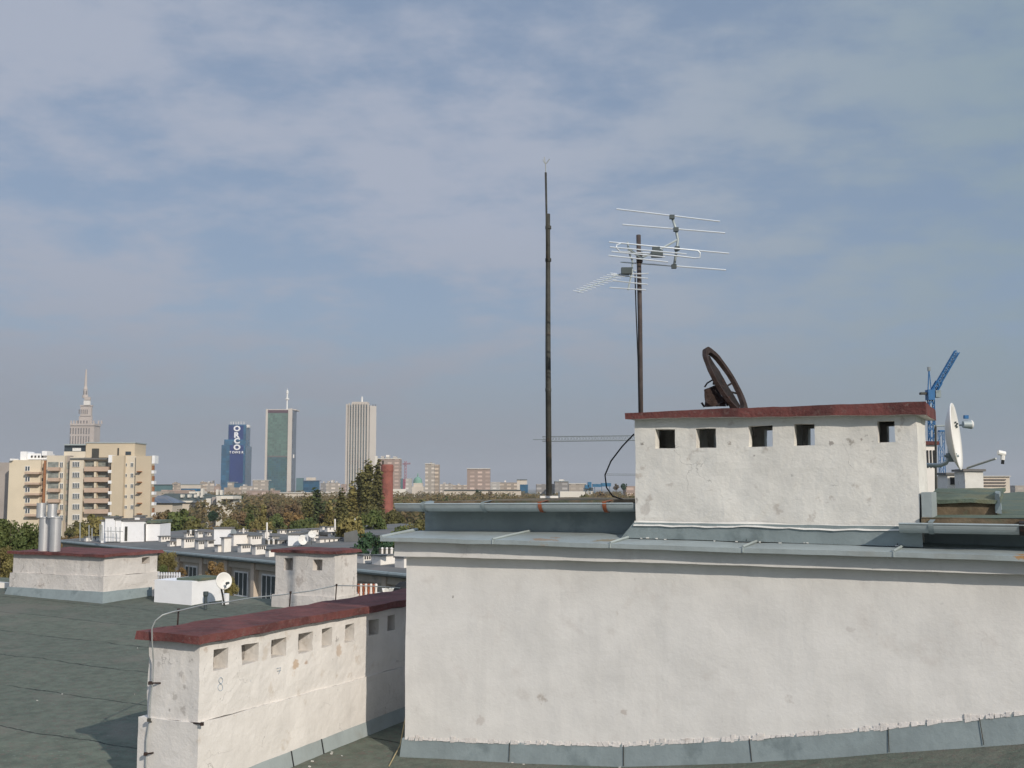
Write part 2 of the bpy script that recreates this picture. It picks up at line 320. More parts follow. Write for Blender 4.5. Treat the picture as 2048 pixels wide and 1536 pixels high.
M['glass_dark'] = mat('dark_window_glass', (0.045, 0.06, 0.07), 0.15, 0.2, 0.7, spec=0.6)
M['frame'] = mat('white_window_frame', (0.72, 0.72, 0.70), 0.6)
# ------------------------------------------------------------------ ground and our roof
GZ = -22.0
g = MB(); g.patch((-9000, -300, GZ), (9000, -300, GZ), (9000, 14000, GZ), (-9000, 14000, GZ), 6, 6)
structure(g.build('ground', mat('autumn_park_ground', (0.075, 0.080, 0.045), 1.0, 0.35, 0.02, c2=(0.13, 0.11, 0.07), c2f=(0.5, 0.6), c2s=0.008)))
WF = [(812, 1478, 1512), (1040, 1487, 1524), (1240, 1491, 1532), (1500, 1478, 1523), (1700, 1463, 1510), (1780, 1455, 1504), (2048, 1428, 1484), (2200, 1413, 1470)]
rp_ = [(pu(a, c, 0.0)) for a, b, c in WF]                      # roof height along the foot of the wall
def roofz(u, v):
    if u < 0: return rp_[0][1] - 0.020 * u + 0.028 * v
    return lerp(rp_, u) + 0.028 * min(v, 0)
r = MB(); us = [-24 + i for i in range(24)] + [p[0] for p in rp_] + [6.9]; us = sorted(set(round(max(u, -24), 3) for u in us)); vs = [-13 + i for i in range(28)]
vs = sorted(set(vs + [0.0]))
VE = 9.6                                                      # far edge of our roof
vs = [v for v in vs if v < VE] + [VE]
for a, b in zip(us, us[1:]):
    for c, d in zip(vs, vs[1:]):
        r.patch(W(a, c, roofz(a, c)), W(b, c, roofz(b, c)), W(b, d, roofz(b, d)), W(a, d, roofz(a, d)), 3, 3)
structure(r.build('roof_deck', M['felt'], jit=0.012, freq=0.8, smooth=True))
bd = MB(); bd.uvbox(-23.9, 6.85, -12.9, VE - 0.15, GZ, -3.6)
tag(bd.build('apartment_building', M['plaster_grey']), 'our own apartment house carrying the felt roof in the foreground', 'building')

def roof_hit(px, py):
    d = ray(px, py); t = 5.0
    for k in range(4000):
        p = d * t; q = p - C0
        if p.z <= roofz(q.dot(U), q.dot(V)): return q.dot(U), q.dot(V), p.z
        t += 0.01
    return None
# ------------------------------------------------------------------ masonry with square vents
def grid_face(mb, fn, s0, s1, z0, z1, holes, cell=0.06):
    """fn(s, z) -> point; holes: (s0, s1, z0, z1)"""
    S = sorted({s0, s1} | {h[i] for h in holes for i in (0, 1)}); ZZ = sorted({z0, z1} | {h[i] for h in holes for i in (2, 3)})
    def fill(L_):
        o = []
        for a, b in zip(L_, L_[1:]):
            n = max(1, int(round((b - a) / cell))); o += [a + (b - a) * i / n for i in range(n)]
        return o + [L_[-1]]
    S = fill(S); ZZ = fill(ZZ)
    for a, b in zip(S, S[1:]):
        for c, d in zip(ZZ, ZZ[1:]):
            ms, mz = (a + b) / 2, (c + d) / 2
            if any(h[0] < ms < h[1] and h[2] < mz < h[3] for h in holes): continue
            mb.patch(fn(a, c), fn(b, c), fn(b, d), fn(a, d))
def reveal(mb, fn0, fn1, h, back=True, n=2):
    a, b, c, d = h
    for (p, q) in (((a, c), (b, c)), ((b, c), (b, d)), ((b, d), (a, d)), ((a, d), (a, c))):
        mb.patch(fn0(*p), fn0(*q), fn1(*q), fn1(*p), n, n)
    if back: mb.patch(fn1(a, c), fn1(b, c), fn1(b, d), fn1(a, d), n, n)

# ------------------------------------------------------------------ penthouse
UR = 7.2                                     # its right end, well outside the frame
P = thing('penthouse', W(3, 1, -3), 'large white plastered rooftop penthouse with metal cornice filling the right foreground', 'penthouse')
zt = [pu(a, b, 0.0) for a, b in ((817, 1112), (1320, 1125), (2048, 1149), (2200, 1154))]
wall = MB(); nseg = 110
for i in range(nseg):
    a = UR * i / nseg; b = UR * (i + 1) / nseg
    wall.patch(W(a, 0, lerp(rp_, a) - 0.25), W(b, 0, lerp(rp_, b) - 0.25), W(b, 0, lerp(zt, b)), W(a, 0, lerp(zt, a)), 1, 28)
wall.patch(W(0, 4, -3.5), W(0, 0, lerp(rp_, 0) - 0.25), W(0, 0, zt[0][1]), W(0, 4, zt[0][1]), 50, 28)
wall.patch(W(UR, 0, -3.5), W(UR, 4, -3.5), W(UR, 4, zt[0][1]), W(UR, 0, lerp(zt, UR)))
wall.patch(W(UR, 4, -3.5), W(0, 4, -3.5), W(0, 4, zt[0][1]), W(UR, 4, zt[0][1]))
wall.build('wall', M['plaster'], P, jit=0.008, freq=1.6, smooth=False)
VF, VL, VS = -0.115, -0.235, 0.53              # fascia, drip edge, set-back wall
lipb = [pu(a, b, VL) for a, b in ((783, 1083), (1050, 1091), (1320, 1100), (1700, 1112), (2048, 1123), (2200, 1128))]
fb = [pu(a, b, VF) for a, b in ((798, 1112), (1320, 1126), (2048, 1150), (2200, 1155))]
cor = MB(); n = 90; u0 = -0.09
for i in range(n):
    a = u0 + (UR - u0) * i / n; b = u0 + (UR - u0) * (i + 1) / n
    za, zb, ta, tb = lerp(fb, a), lerp(fb, b), lerp(lipb, a) + 0.01, lerp(lipb, b) + 0.01
    cor.patch(W(a, VF, za), W(b, VF, zb), W(b, VF, tb), W(a, VF, ta), 1, 3)
    cor.patch(W(a, 0.05, za), W(b, 0.05, zb), W(b, VF, zb), W(a, VF, za))
cor.patch(W(u0, 4, fb[0][1]), W(u0, VF, fb[0][1]), W(u0, VF, lipb[0][1]), W(u0, 4, lipb[0][1]), 30, 3)
cor.patch(W(0.05, 4, fb[0][1]), W(u0, 4, fb[0][1]), W(u0, VF, fb[0][1]), W(0.05, 0.05, fb[0][1]))
cor.build('cornice', M['plaster'], P, jit=0.006, freq=2.5)
sb = [pu(a, b, VS) for a, b in ((850, 1061), (1150, 1063), (1270, 1066), (1800, 1084), (2048, 1093), (2200, 1098))]
fl = MB(); uL = -0.20
for i in range(n):
    a = uL + (UR - uL) * i / n; b = uL + (UR - uL) * (i + 1) / n
    la, lb = lerp(lipb, a), lerp(lipb, b)
    fl.patch(W(a, VL, la), W(b, VL, lb), W(b, VL, lb + 0.045), W(a, VL, la + 0.045))
    fl.patch(W(a, VL, la + 0.045), W(b, VL, lb + 0.045), W(b, VS + 0.01, lerp(sb, b)), W(a, VS + 0.01, lerp(sb, a)), 1, 4)
    fl.patch(W(a, VF + 0.005, la), W(b, VF + 0.005, lb), W(b, VL, lb), W(a, VL, la))
fl.patch(W(uL, 4, lipb[0][1] + 0.08), W(uL, VL, lipb[0][1]), W(uL, VL, lipb[0][1] + 0.045), W(uL, 4, lipb[0][1] + 0.16), 10, 1)
fo = fl.build('metal_flashing', M['zinc'], P, jit=0.007, freq=2.2)
def slopepoint(u, t): return W(u, VL + (VS - VL) * t, (lerp(lipb, u) + 0.045) * (1 - t) + lerp(sb, u) * t)
for px, dx in ((985, 35), (1220, 30), (1485, 12), (1786, 6)):       # standing seams of the flashing
    ua = pu(px, 1085, VL)[0]; ub = ua + dx * 0.0014
    s_ = MB(); A = slopepoint(ua, 0.0); B = slopepoint(ub + 0.06, 0.93); C = (A + B) / 2
    s_.tube([A + Z * 0.012, C + Z * 0.014, B + Z * 0.012], 0.014, 5); s_.tube([A + Z * 0.006, A - Z * 0.04 - V * 0.004], 0.007, 4)
    sub(fo, s_, 'seam', M['zinc'])
rim = MB(); rim.tube([W(uL + 0.01, VL, lipb[0][1] + 0.05), W(uL + 0.01, VS + 0.02, sb[0][1] + 0.01)], 0.02, 6); sub(fo, rim, 'edge_rim', M['gutter'])
# set-back wall and the upper roof slab
sw = MB(); ug = pu(850, 1045, VS)[0]; topL = [pu(a, b, VS) for a, b in ((850, 1005), (1270, 1003))]
for i in range(30):
    a = ug + (UR - ug) * i / 30; b = ug + (UR - ug) * (i + 1) / 30
    tz = -0.17 if b < pu(1845, 1040, VS)[0] else -0.36
    sw.patch(W(a, VS, lerp(sb, a) - 0.02), W(b, VS, lerp(sb, b) - 0.02), W(b, VS, tz), W(a, VS, tz), 1, 3)
sw.patch(W(ug, 4, -0.7), W(ug, VS, lerp(sb, ug) - 0.02), W(ug, VS, -0.17), W(ug, 4, -0.17), 8, 2)
sw.build('setback_wall', M['zinc_dark'], P, jit=0.006, freq=2)
ul = MB(); uls = pu(868, 1000, VS - 0.16)[0]; ule = pu(1290, 1000, VS - 0.16)[0] + 0.5
zf = [pu(a, b, VS - 0.16) for a, b in ((840, 1002.5), (1290, 999))]
for i in range(24):
    a = uls + (ule - uls) * i / 24; b = uls + (ule - uls) * (i + 1) / 24; A, B = lerp(zf, a), lerp(zf, b)
    A0, B0 = A - 0.035, B - 0.035
    ul.hexa([W(a, VS - .16, A0), W(b, VS - .16, B0), W(b, 4.2, -0.22), W(a, 4.2, -0.22), W(a, VS - .16, A), W(b, VS - .16, B), W(b, 4.2, -0.145), W(a, 4.2, -0.145)])
ul.build('upper_roof', M['wood'], P, jit=0.006, freq=3)
def gutter(u0, u1, v, z0, z1, rad, name='gutter'):
    m_ = MB(); n_ = 12; N_ = 40
    for t in (1.0, 0.93):
        i0 = len(m_.v)
        for i in range(N_ + 1):
            u = u0 + (u1 - u0) * i / N_; z = z0 + (z1 - z0) * i / N_
            for j in range(n_ + 1):
                w = math.pi + math.pi * j / n_
                m_.v.append(W(u, v + math.cos(w) * rad * t, z + math.sin(w) * rad * t))
        for i in range(N_):
            for j in range(n_):
                k = i0 + i * (n_ + 1) + j; m_.f.append((k, k + 1, k + n_ + 2, k + n_ + 1)); m_.mi.append(0)
    for uu, zz in ((u0, z0), (u1, z1)):
        m_.poly(*[W(uu, v + math.cos(math.pi + math.pi * j / n_) * rad, zz + math.sin(math.pi + math.pi * j / n_) * rad) for j in range(n_ + 1)])
    m_.tube([W(u0, v - rad, z0), W(u1, v - rad, z1)], 0.010, 6)
    return m_.build(name, M['gutter'], P, smooth=False)
VG = 0.26
ga = pu(789, 1008, VG - 0.085); gb = pu(1266, 1007, VG - 0.085)
ds = MB(); ds.patch(W(ga[0] + .25, VG + .088, ga[1] - .012), W(gb[0], VG + .088, gb[1] - .012), W(gb[0], VS, -.16), W(ga[0] + .25, VS, -.16)); ds.build('sun_stop_sheet', M['zinc_dark'], P)  # added sheet behind the gutter, keeps sun stripes off the set-back wall
GL = gutter(ga[0], gb[0], VG, ga[1], gb[1], 0.088)
def strap(gob, px, m_, u_ref, v, z0, rad, wd=0.045):
    s_ = MB(); pts = []
    for j in range(11):
        w = math.pi + math.pi * 0.72 * j / 10; pts.append((v + math.cos(w) * (rad + 0.008), z0 + math.sin(w) * (rad + 0.008)))
    pts = [(v - rad - 0.008, z0 + 0.02)] + pts
    for (a, b), (c, d) in zip(pts, pts[1:]): s_.patch(W(u_ref - wd / 2, a, b), W(u_ref + wd / 2, a, b), W(u_ref + wd / 2, c, d), W(u_ref - wd / 2, c, d))
    s_.patch(W(u_ref - wd / 2, v - rad - .008, z0 + .02), W(u_ref + wd / 2, v - rad - .008, z0 + .02), W(u_ref + wd / 2, v + .12, z0 + .035), W(u_ref - wd / 2, v + .12, z0 + .035))
    return sub(gob, s_, 'strap', m_)
for px, mk in ((846, 'zinc_dark'), (966, 'zinc_dark'), (1080, 'rust_red'), (1209, 'rust_red')):
    uu = pu(px, 1020, VG - 0.085)[0]; z_ = ga[1] + (gb[1] - ga[1]) * (uu - ga[0]) / (gb[0] - ga[0]); strap(GL, px, M[mk], uu, VG, z_, 0.088)
VG2 = 0.0
gc = pu(1797, 1047, VG2 - 0.09); gd = pu(2150, 1052, VG2 - 0.09)
GR = gutter(gc[0], gd[0], VG2, gc[1], gd[1], 0.088)
for px, mk in ((1862, 'zinc_dark'), (2044, 'rust_dark')):
    uu = pu(px, 1060, VG2 - 0.09)[0]; strap(GR, px, M[mk], uu, VG2, gc[1] + (gd[1] - gc[1]) * (uu - gc[0]) / (gd[0] - gc[0]), 0.088)
# right-hand roof: fascia, felt plane rising gently away
rr = MB(); VR = 0.12; e0 = pu(1842, 1033, VR); e1 = pu(2048, 1034, VR); er = [e0, e1]
ua = e0[0]; nn = 20
for i in range(nn):
    a = ua + (UR + 6 - ua) * i / nn; b = ua + (UR + 6 - ua) * (i + 1) / nn
    za = lerp(er, min(a, 5)); zb = lerp(er, min(b, 5))
    rr.patch(W(a, VR, za), W(b, VR, zb), W(b, 9, -0.13), W(a, 9, -0.13), 1, 16); rr.patch(W(a, 9, -0.13), W(b, 9, -0.13), W(b, 34, -0.16), W(a, 34, -0.16), 1, 10)
rr.build('felt_roof', M['felt_plain'], P, jit=0.014, freq=1.1)
fs = MB(); bsz = [pu(1842, 1050, VR), pu(2048, 1050, VR)]
fs.hexa([W(ua, VR + .01, e0[1] - .11), W(UR, VR + .01, e1[1] - .11), W(UR, VR + .05, e1[1] - .11), W(ua, VR + .05, e0[1] - .11), W(ua, VR + .01, e0[1] - .008), W(UR, VR + .01, e1[1] - .008), W(UR, VR + .05, e1[1] - .008), W(ua, VR + .05, e0[1] - .008)], 0.1)
fs.build('fascia_board', M['wood'], P, jit=0.004)
sf = MB(); sf.patch(W(ua - .05, VR + .05, e0[1] - .10), W(UR, VR + .05, e1[1] - .10), W(UR, VS, e1[1] - .10), W(ua - .05, VS, e0[1] - .10)); sf.build('soffit', M['zinc_dark'], P)
us_ = MB(); us_.uvbox(pu(1800, 1040, VS)[0], UR - 0.01, VS - 0.004, VS + 0.05, -0.75, e0[1] - .02); us_.build('eaves_wall', M['zinc_dark'], P)
# wall-foot flashing
ft = MB(); top_ = [pu(a, b, -0.02) for a, b, c in WF]; bot_ = [pu(a, c, -0.06) for a, b, c in WF]
for i in range(100):
    a = -0.03 + (UR) * i / 100; b = -0.03 + UR * (i + 1) / 100
    ft.patch(W(a, -0.055, lerp(bot_, a) - .02), W(b, -0.055, lerp(bot_, b) - .02), W(b, -0.014, lerp(top_, b)), W(a, -0.014, lerp(top_, a)), 1, 3)
    ft.patch(W(a, -0.014, lerp(top_, a)), W(b, -0.014, lerp(top_, b)), W(b, 0.02, lerp(top_, b) + .01), W(a, 0.02, lerp(top_, a) + .01))
ft.patch(W(-0.03, 3, -3.2), W(-0.03, -0.055, bot_[0][1] - .02), W(-0.03, -0.014, top_[0][1]), W(-0.02, 3, -2.9), 10, 2)
fto = ft.build('foot_flashing', M['zinc_dark'], P, jit=0.005, freq=3)
for px in (1018, 1247, 1503, 1778, 1968):
    a = pu(px, 1500, -0.06)[0]; s_ = MB(); s_.tube([W(a, -0.060, lerp(bot_, a)), W(a - .01 - .02 * math.sin(px), -0.020, lerp(top_, a))], 0.004, 4); sub(fto, s_, 'seam', M['iron'])
rg = MB()                                                      # ragged plaster edge above the foot flashing
for i in range(160):
    a = UR * i / 160 + random.uniform(0, .02); h = random.uniform(0.008, 0.034) * (1.5 if random.random() < .2 else 1); w_ = random.uniform(0.03, 0.07)
    z_ = lerp(top_, a); rg.hexa([W(a, -.022, z_ - h * .5), W(a + w_, -.022, lerp(top_, a + w_) - h * .4), W(a + w_, .01, z_), W(a, .01, z_), W(a, -.006, z_ + h), W(a + w_, -.006, lerp(top_, a + w_) + h), W(a + w_, .01, z_ + h), W(a, .01, z_ + h)])
rg.build('broken_render_edge', M['plaster_grey'], P, jit=0.006, freq=9)
dk = MB(); a_ = pu(803, 1260, 0.7)[0]; dk.uvbox(-0.10, -0.006, 0.35, 0.44, pu(805, 1325, .35)[1], pu(805, 1205, .35)[1]); dk.build('dark_upright', M['black'], P)  # narrow dark box upright on the left wall face
# ------------------------------------------------------------------ big vented stack standing on the penthouse
T = thing('chimney_stack', W(3, 0.5, -0.3), 'wide white chimney stack with five square vents and red capping on the penthouse', 'chimney')
VBK = 1.0
bl_ = pu(1272, 1045, vB); tl_ = pu(1266, 838, vB); br_ = pu(1840, 1040, vB); tr_ = pu(1836, 826, vB)
HB = [(1310, 1350, 859, 897), (1391, 1433, 857, 895), (1496, 1546, 851, 893), (1588, 1630, 848, 891), (1754, 1791, 843, 885)]
hol = []
for a, b, c, d in HB:
    x0, z1 = pu(a, c, vB); x1, z0 = pu(b, d, vB); hol.append((x0, x1, z0, z1))
uA, uB_ = bl_[0], br_[0]
def cz(u): return lerp([(tl_[0], tl_[1]), (tr_[0], tr_[1])], u)      # underside of the cap
z0b = -0.52; zmid = min(h[2] for h in hol) - 0.03; zcap = cz(uA) - 0.004
body = MB()
hz1 = max(h[3] for h in hol) + 0.01
def fr(v): return lambda s, z: W(s, v, z if z < hz1 else z + (cz(s) - hz1 - 0.0) * 0 + (z - hz1) * 0)
grid_face(body, fr(vB), uA, uB_, z0b, hz1, hol, 0.07)
NN = 40
for i in range(NN):
    a = uA + (uB_ - uA) * i / NN; b = uA + (uB_ - uA) * (i + 1) / NN
    for v in (vB, VBK): body.patch(W(a, v, hz1), W(b, v, hz1), W(b, v, cz(b)), W(a, v, cz(a)), 1, 1)
for h in hol: reveal(body, fr(vB), fr(vB + 0.13), h, back=False)
hb = [(h[0] - 0.0, h[1] + 0.0, h[2], h[3] - 0.01) for h in hol]
grid_face(body, fr(VBK), uA, uB_, z0b, hz1, hb, 0.1)
for h in hb: reveal(body, fr(VBK), fr(VBK - 0.13), h, back=False)
grid_face(body, fr(vB + 0.13), uA + .1, uB_ - .1, zmid, hz1, hol, 0.12)
grid_face(body, fr(VBK - 0.13), uA + .1, uB_ - .1, zmid, hz1, hb, 0.12)
body.patch(W(uA, vB, zmid - .0), W(uB_, vB, zmid), W(uB_, VBK, zmid), W(uA, VBK, zmid), 10, 2)
for uu, dv in ((uA, 1), (uB_, 1)):
    body.patch(W(uu, vB, z0b), W(uu, VBK, z0b), W(uu, VBK, cz(uu)), W(uu, vB, cz(uu)), 8, 14)
for k in range(1, 5):                                                # partitions between the flues
    uu = (hol[k - 1][1] + hol[k][0]) / 2; body.uvbox(uu - .05, uu + .05, vB + .131, VBK - .131, zmid + .001, hz1 + .02)
body.build('stack_body', M['plaster_old'], T, jit=0.012, freq=2.8)
ft2 = MB()
for i in range(NN):                                                   # flared, broken render along its foot
    a = uA - .01 + (uB_ - uA) * i / NN; b = uA - .01 + (uB_ - uA) * (i + 1) / NN
    f0 = lerp([pu(x, y, vB) for x, y in ((1272, 1048), (1420, 1052), (1500, 1050), (1600, 1056), (1790, 1058))], a); f1 = lerp([pu(x, y, vB) for x, y in ((1272, 1048), (1420, 1052), (1500, 1050), (1600, 1056), (1790, 1058))], b)
    j0 = 0.012 * noise.noise(Vector((a * 5, 0, 0))); j1 = 0.012 * noise.noise(Vector((b * 5, 0, 0)))
    ft2.patch(W(a, vB - .058, f0 - .015 + j0), W(b, vB - .058, f1 - .015 + j1), W(b, vB - .004, f1 + .035), W(a, vB - .004, f0 + .035))
ft2.build('flared_render_foot', M['plaster_old'], T, jit=0.004, freq=8)
cap = MB(); cl0 = pu(1250, 838, vB - .10); cr0 = pu(1851, 829, vB - .10); cl1 = pu(1250, 826, vB - .10); cr1 = pu(1850, 803, vB - .10)
NC = 40
def cb_(t): return lerp([(0, cl0[1]), (1, cr0[1])], t)
def ct_(t): return lerp([(0, cl1[1]), (0.5, (cl1[1] + cr1[1]) / 2 + .004), (1, cr1[1])], t)
for i in range(NC):
    t, q = i / NC, (i + 1) / NC; a = cl0[0] + (cr0[0] - cl0[0]) * t; b = cl0[0] + (cr0[0] - cl0[0]) * q
    A0, B0, A1, B1 = cb_(t), cb_(q), ct_(t), ct_(q)
    cap.patch(W(a, vB - .10, A0), W(b, vB - .10, B0), W(b, vB - .10, B1), W(a, vB - .10, A1), 1, 2)
    cap.patch(W(a, vB - .10, A1), W(b, vB - .10, B1), W(b, VBK + .1, B1 - .02), W(a, VBK + .1, A1 - .02), 1, 6)
    cap.cur = 1
    cap.patch(W(a, vB - .10, A0), W(a, VBK + .1, A0), W(b, VBK + .1, B0), W(b, vB - .10, B0), 4, 1)
    cap.cur = 0
    cap.patch(W(a, VBK + .1, A0), W(a, VBK + .1, A1 - .02), W(b, VBK + .1, B1 - .02), W(b, VBK + .1, B0))
for t in (0, 1):
    a = cl0[0] + (cr0[0] - cl0[0]) * t; cap.patch(W(a, vB - .10, cb_(t)), W(a, VBK + .1, cb_(t)), W(a, VBK + .1, ct_(t) - .02), W(a, vB - .10, ct_(t)), 6, 2)
cap.build('cap_slab', [M['red'], M['plaster_grey']], T, jit=0.010, freq=3.5)
ap = MB()                                                             # sloping zinc apron round its foot
fa = [pu(x, y, vB - .045) for x, y in ((1240, 1044), (1600, 1050), (1795, 1052))]; fc = lambda u: slopepoint(u, 0.50)
for i in range(NN):
    a = uA - .16 + (uB_ + .02 - uA + .16) * i / NN; b = uA - .16 + (uB_ + .02 - uA + .16) * (i + 1) / NN
    ha = 1.0 if a > uA - .01 else max(0.0, (a - uA + .16) / .15); hb2 = 1.0 if b > uA - .01 else max(0.0, (b - uA + .16) / .15)
    A, B = fc(a) + Z * .006, fc(b) + Z * .006
    TA, TB = W(a, vB - .045, lerp(fa, a)), W(b, vB - .045, lerp(fa, b))
    ap.patch(A, B, B.lerp(TB, hb2), A.lerp(TA, ha), 1, 3)
apo = ap.build('zinc_apron', M['zinc_dark'], T, jit=0.005, freq=3)
for px in (1490, 1793):
    a = pu(px, 1065, 0.1)[0]; s_ = MB(); s_.tube([fc(a) + Z * .012, W(a, vB - .02, lerp(fa, a))], 0.006, 4); sub(apo, s_, 'seam', M['black'])
for k in range(16):
    mk_ = MB(); u = random.uniform(uA + .05, uB_ - .1); c = slopepoint(u, random.uniform(.42, .52)) + Z * 0.012; q_ = random.uniform(.008, .018)
    mk_.box(c, (q_ * 1.6, q_, q_ * .6), (U, V, Z)); mk_.build('render_flake', M['plaster_old'], T, jit=.004, freq=30)
gp = MB(); x0 = pu(1843, 1048, .1)[0]; gp.uvbox(x0 + .0, x0 + .09, vB - .02, vB + .5, e0[1] - .11, pu(1850, 985, .1)[1]); gp.build('side_flashing', M['zinc'], T, jit=.006)
# ------------------------------------------------------------------ foreground long chimney
N1 = thing('chimney_stack', W(uK, vK, -3), 'long white chimney with a row of square vents and dark red slab, nearest the camera', 'chimney')
HC = [(427, 457, 1300, 1343), (483, 517, 1290, 1329), (543, 573, 1280, 1317), (597, 626, 1269, 1307), (643, 663, 1258, 1295), (690, 708, 1250, 1285), (737, 757, 1241, 1272), (775, 790, 1232, 1262)]
hs = []
for a, b, c, d in HC:
    v0 = pv(a, (c + d) / 2, uK)[0]; v1 = pv(b, (c + d) / 2, uK)[0]; z1 = pv(a, c, uK)[1]; z0 = pv(a, d, uK)[1]; hs.append((v0, v1, z0, z1))
vE = pv(812, 1250, uK)[0] + 1.1
ztop = pv(405, 1288, uK)[1]; zl = pv(400, 1445, uK)[1]; wdt = -(pu(298, 1300, vK)[0] - uK)
zbase = -3.7
cb = MB(); fnL = lambda s, z: W(uK, s, z)
grid_face(cb, fnL, vK, vE, zl, ztop, hs, 0.06)
for k, h in enumerate(hs): reveal(cb, fnL, (lambda s, z: W(uK - .22, s, z)), h, back=False, n=3)
grid_face(cb, lambda s, z: W(s, vK, z), uK - wdt, uK, zl, ztop, [], 0.06)
grid_face(cb, lambda s, z: W(uK - wdt, s, z), vK, vE, zl, ztop, [], 0.12)
grid_face(cb, lambda s, z: W(s, vE, z), uK - wdt, uK, zl, ztop, [], 0.12)
cb.build('upper_body', M['plaster_chimney'], N1, jit=0.013, freq=3.0)
for h in hs:
    m_ = MB(); m_.patch(W(uK - .20, h[0] - .02, h[2] - .02), W(uK - .19, h[1] + .02, h[2] - .02), W(uK - .19, h[1] + .02, h[3] + .02), W(uK - .20, h[0] - .02, h[3] + .02), 4, 4); m_.build('vent_back', M['plaster_dark'], N1, jit=.02, freq=9)
cw = MB(); cw.uvbox(uK - wdt - .09, uK + .022, vK - .025, vE + .03, zbase, zl, 0.07); cw.build('lower_body', M['plaster_chimney'], N1, jit=0.011, freq=2.2)
for k, h in enumerate(hs[:4] + hs[5:]):
    soot = MB()                              # broken flue mouths inside the vents
    m0 = (h[0] + h[1]) / 2; w_ = h[1] - h[0]; hh = h[3] - h[2]
    pts = []
    for j in range(7):
        w = math.pi * (0.5 + 0.9 * j / 6); pts.append(W(uK - .165, h[0] + w_ * .42 + math.cos(w) * w_ * .30, h[2] + hh * .5 + math.sin(w) * hh * .44))
    soot.tube(pts, 0.012, 5); soot.build('flue_rim', M['plaster_grey'], N1, jit=0.012, freq=14)
cs = MB(); cz0 = pv(403, 1288, uK + .07)[1]; cz1 = cz0 + 0.100
a0, a1, b0, b1 = uK - wdt - .10, uK + .075, vK - .09, vE + .1
cs.hexa([W(a0, b0, cz0), W(a1, b0, cz0), W(a1, b1, cz0), W(a0, b1, cz0), W(a0 + .01, b0 + .01, cz1 - .02), W(a1 - .01, b0 + .01, cz1 - .02), W(a1 - .01, b1, cz1 - .02), W(a0 + .01, b1, cz1 - .02)], 0.09)
cs.build('cap_slab', M['red'], N1, jit=0.012, freq=3)
zw = MB(); NN2 = 50
for i in range(NN2):
    a = vK - .03 + (vE - vK) * i / NN2; b = vK - .03 + (vE - vK) * (i + 1) / NN2; x = uK + .022
    zw.patch(W(x + .045, a, roofz(x, a) - .01), W(x + .045, b, roofz(x, b) - .01), W(x + .008, b, roofz(x, b) + .155), W(x + .008, a, roofz(x, a) + .155), 1, 2)
zo = zw.build('foot_flashing', M['zinc'], N1, jit=.006, freq=2.5)
for px in (585, 645):
    a = pv(px, 1490, uK + .05)[0]; x = uK + .022; s_ = MB(); s_.tube([W(x + .05, a, roofz(x, a)), W(x + .012, a, roofz(x, a) + .16)], 0.008, 4); sub(zo, s_, 'seam', M['black'])
def strokes(lines, name, parent, mk='pencil', r_=0.0035):
    s_ = MB()
    for L_ in lines: s_.tube(L_, r_, 4)
    return s_.build(name, M[mk], parent)
def onL(px, py):
    v, z = pv(px, py, uK); return W(uK + .004, v, z)
def ell(cx, cy, rx, ry, n=10): return [(cx + rx * math.cos(2 * math.pi * i / n), cy + ry * math.sin(2 * math.pi * i / n)) for i in range(n + 1)]
strokes([[onL(*p) for p in ell(441, 1361, 4, 6)], [onL(*p) for p in ell(440, 1375, 5, 7)]], 'painted_number', N1)       # 8
strokes([[onL(*p) for p in ((496, 1352), (505, 1350), (500, 1364))], [onL(497, 1358), onL(505, 1357)]], 'painted_number', N1)
strokes([[onL(*p) for p in ((553, 1337), (561, 1335), (557, 1348))], [onL(554, 1342), onL(561, 1341)]], 'painted_number', N1)
# lightning wire with brackets running up and over that chimney
def onE(px, py, dv=.05):
    u, z = pu(px, py, vK - dv); return W(u, vK - dv, z)
LW = thing('lightning_wire', W(uK - .4, vK - .1, -3), 'thin grey lightning wire climbing the near chimney end and running along its slab', 'wire')
top1 = cz1 + .0
pts = [onE(293, 1600), onE(292, 1530), onE(293, 1480), onE(299, 1440), onE(301, 1400), onE(306, 1360), onE(307, 1320), onE(304, 1280, .12), onE(304, 1256, .13), onE(311, 1241, .13), onE(325, 1230, .10), onE(345, 1224, .0)]
Y0 = 10.9
fin = [at(365, 1220, 11.6), at(410, 1209, 12.2), at(455, 1204, 13.0), at(500, 1196, 13.8), at(560, 1190, 14.6), at(620, 1182, 15.2), at(672, 1171, 16), at(740, 1172, 17), at(800, 1176, 18)]
w_ = MB(); w_.tube(pts + fin, 0.0075, 6); w_.build('wire', M['wire'], LW, smooth=True)
def bracket(a, b, mk='rust'):
    s_ = MB(); s_.tube([a, b], 0.009, 5); d = (b - a).normalized(); s_.box(a, (.03, .03, .03)); s_.build('bracket', M[mk], LW)
bracket(onE(300, 1366, .09), onE(326, 1366, -.02)); bracket(onE(298, 1440, .09), onE(305, 1446, -.02), 'iron'); bracket(onE(291, 1508, .09), onE(316, 1504, -.02)); bracket(onE(404, 1448, .05), onE(375, 1445, -.01))
for (x, y0, y1, Y) in ((356, 1247, 1218, 11.45), (580, 1210, 1183, 14.6), (672, 1198, 1168, 15.9)):
    s_ = MB(); s_.tube([at(x - 1, y0 + 3, Y), at(x + 1, y1, Y)], .009, 5); s_.box(at(x + 1, y1 + 2, Y), (.025, .025, .03)); s_.build('post', M['rust'], LW)
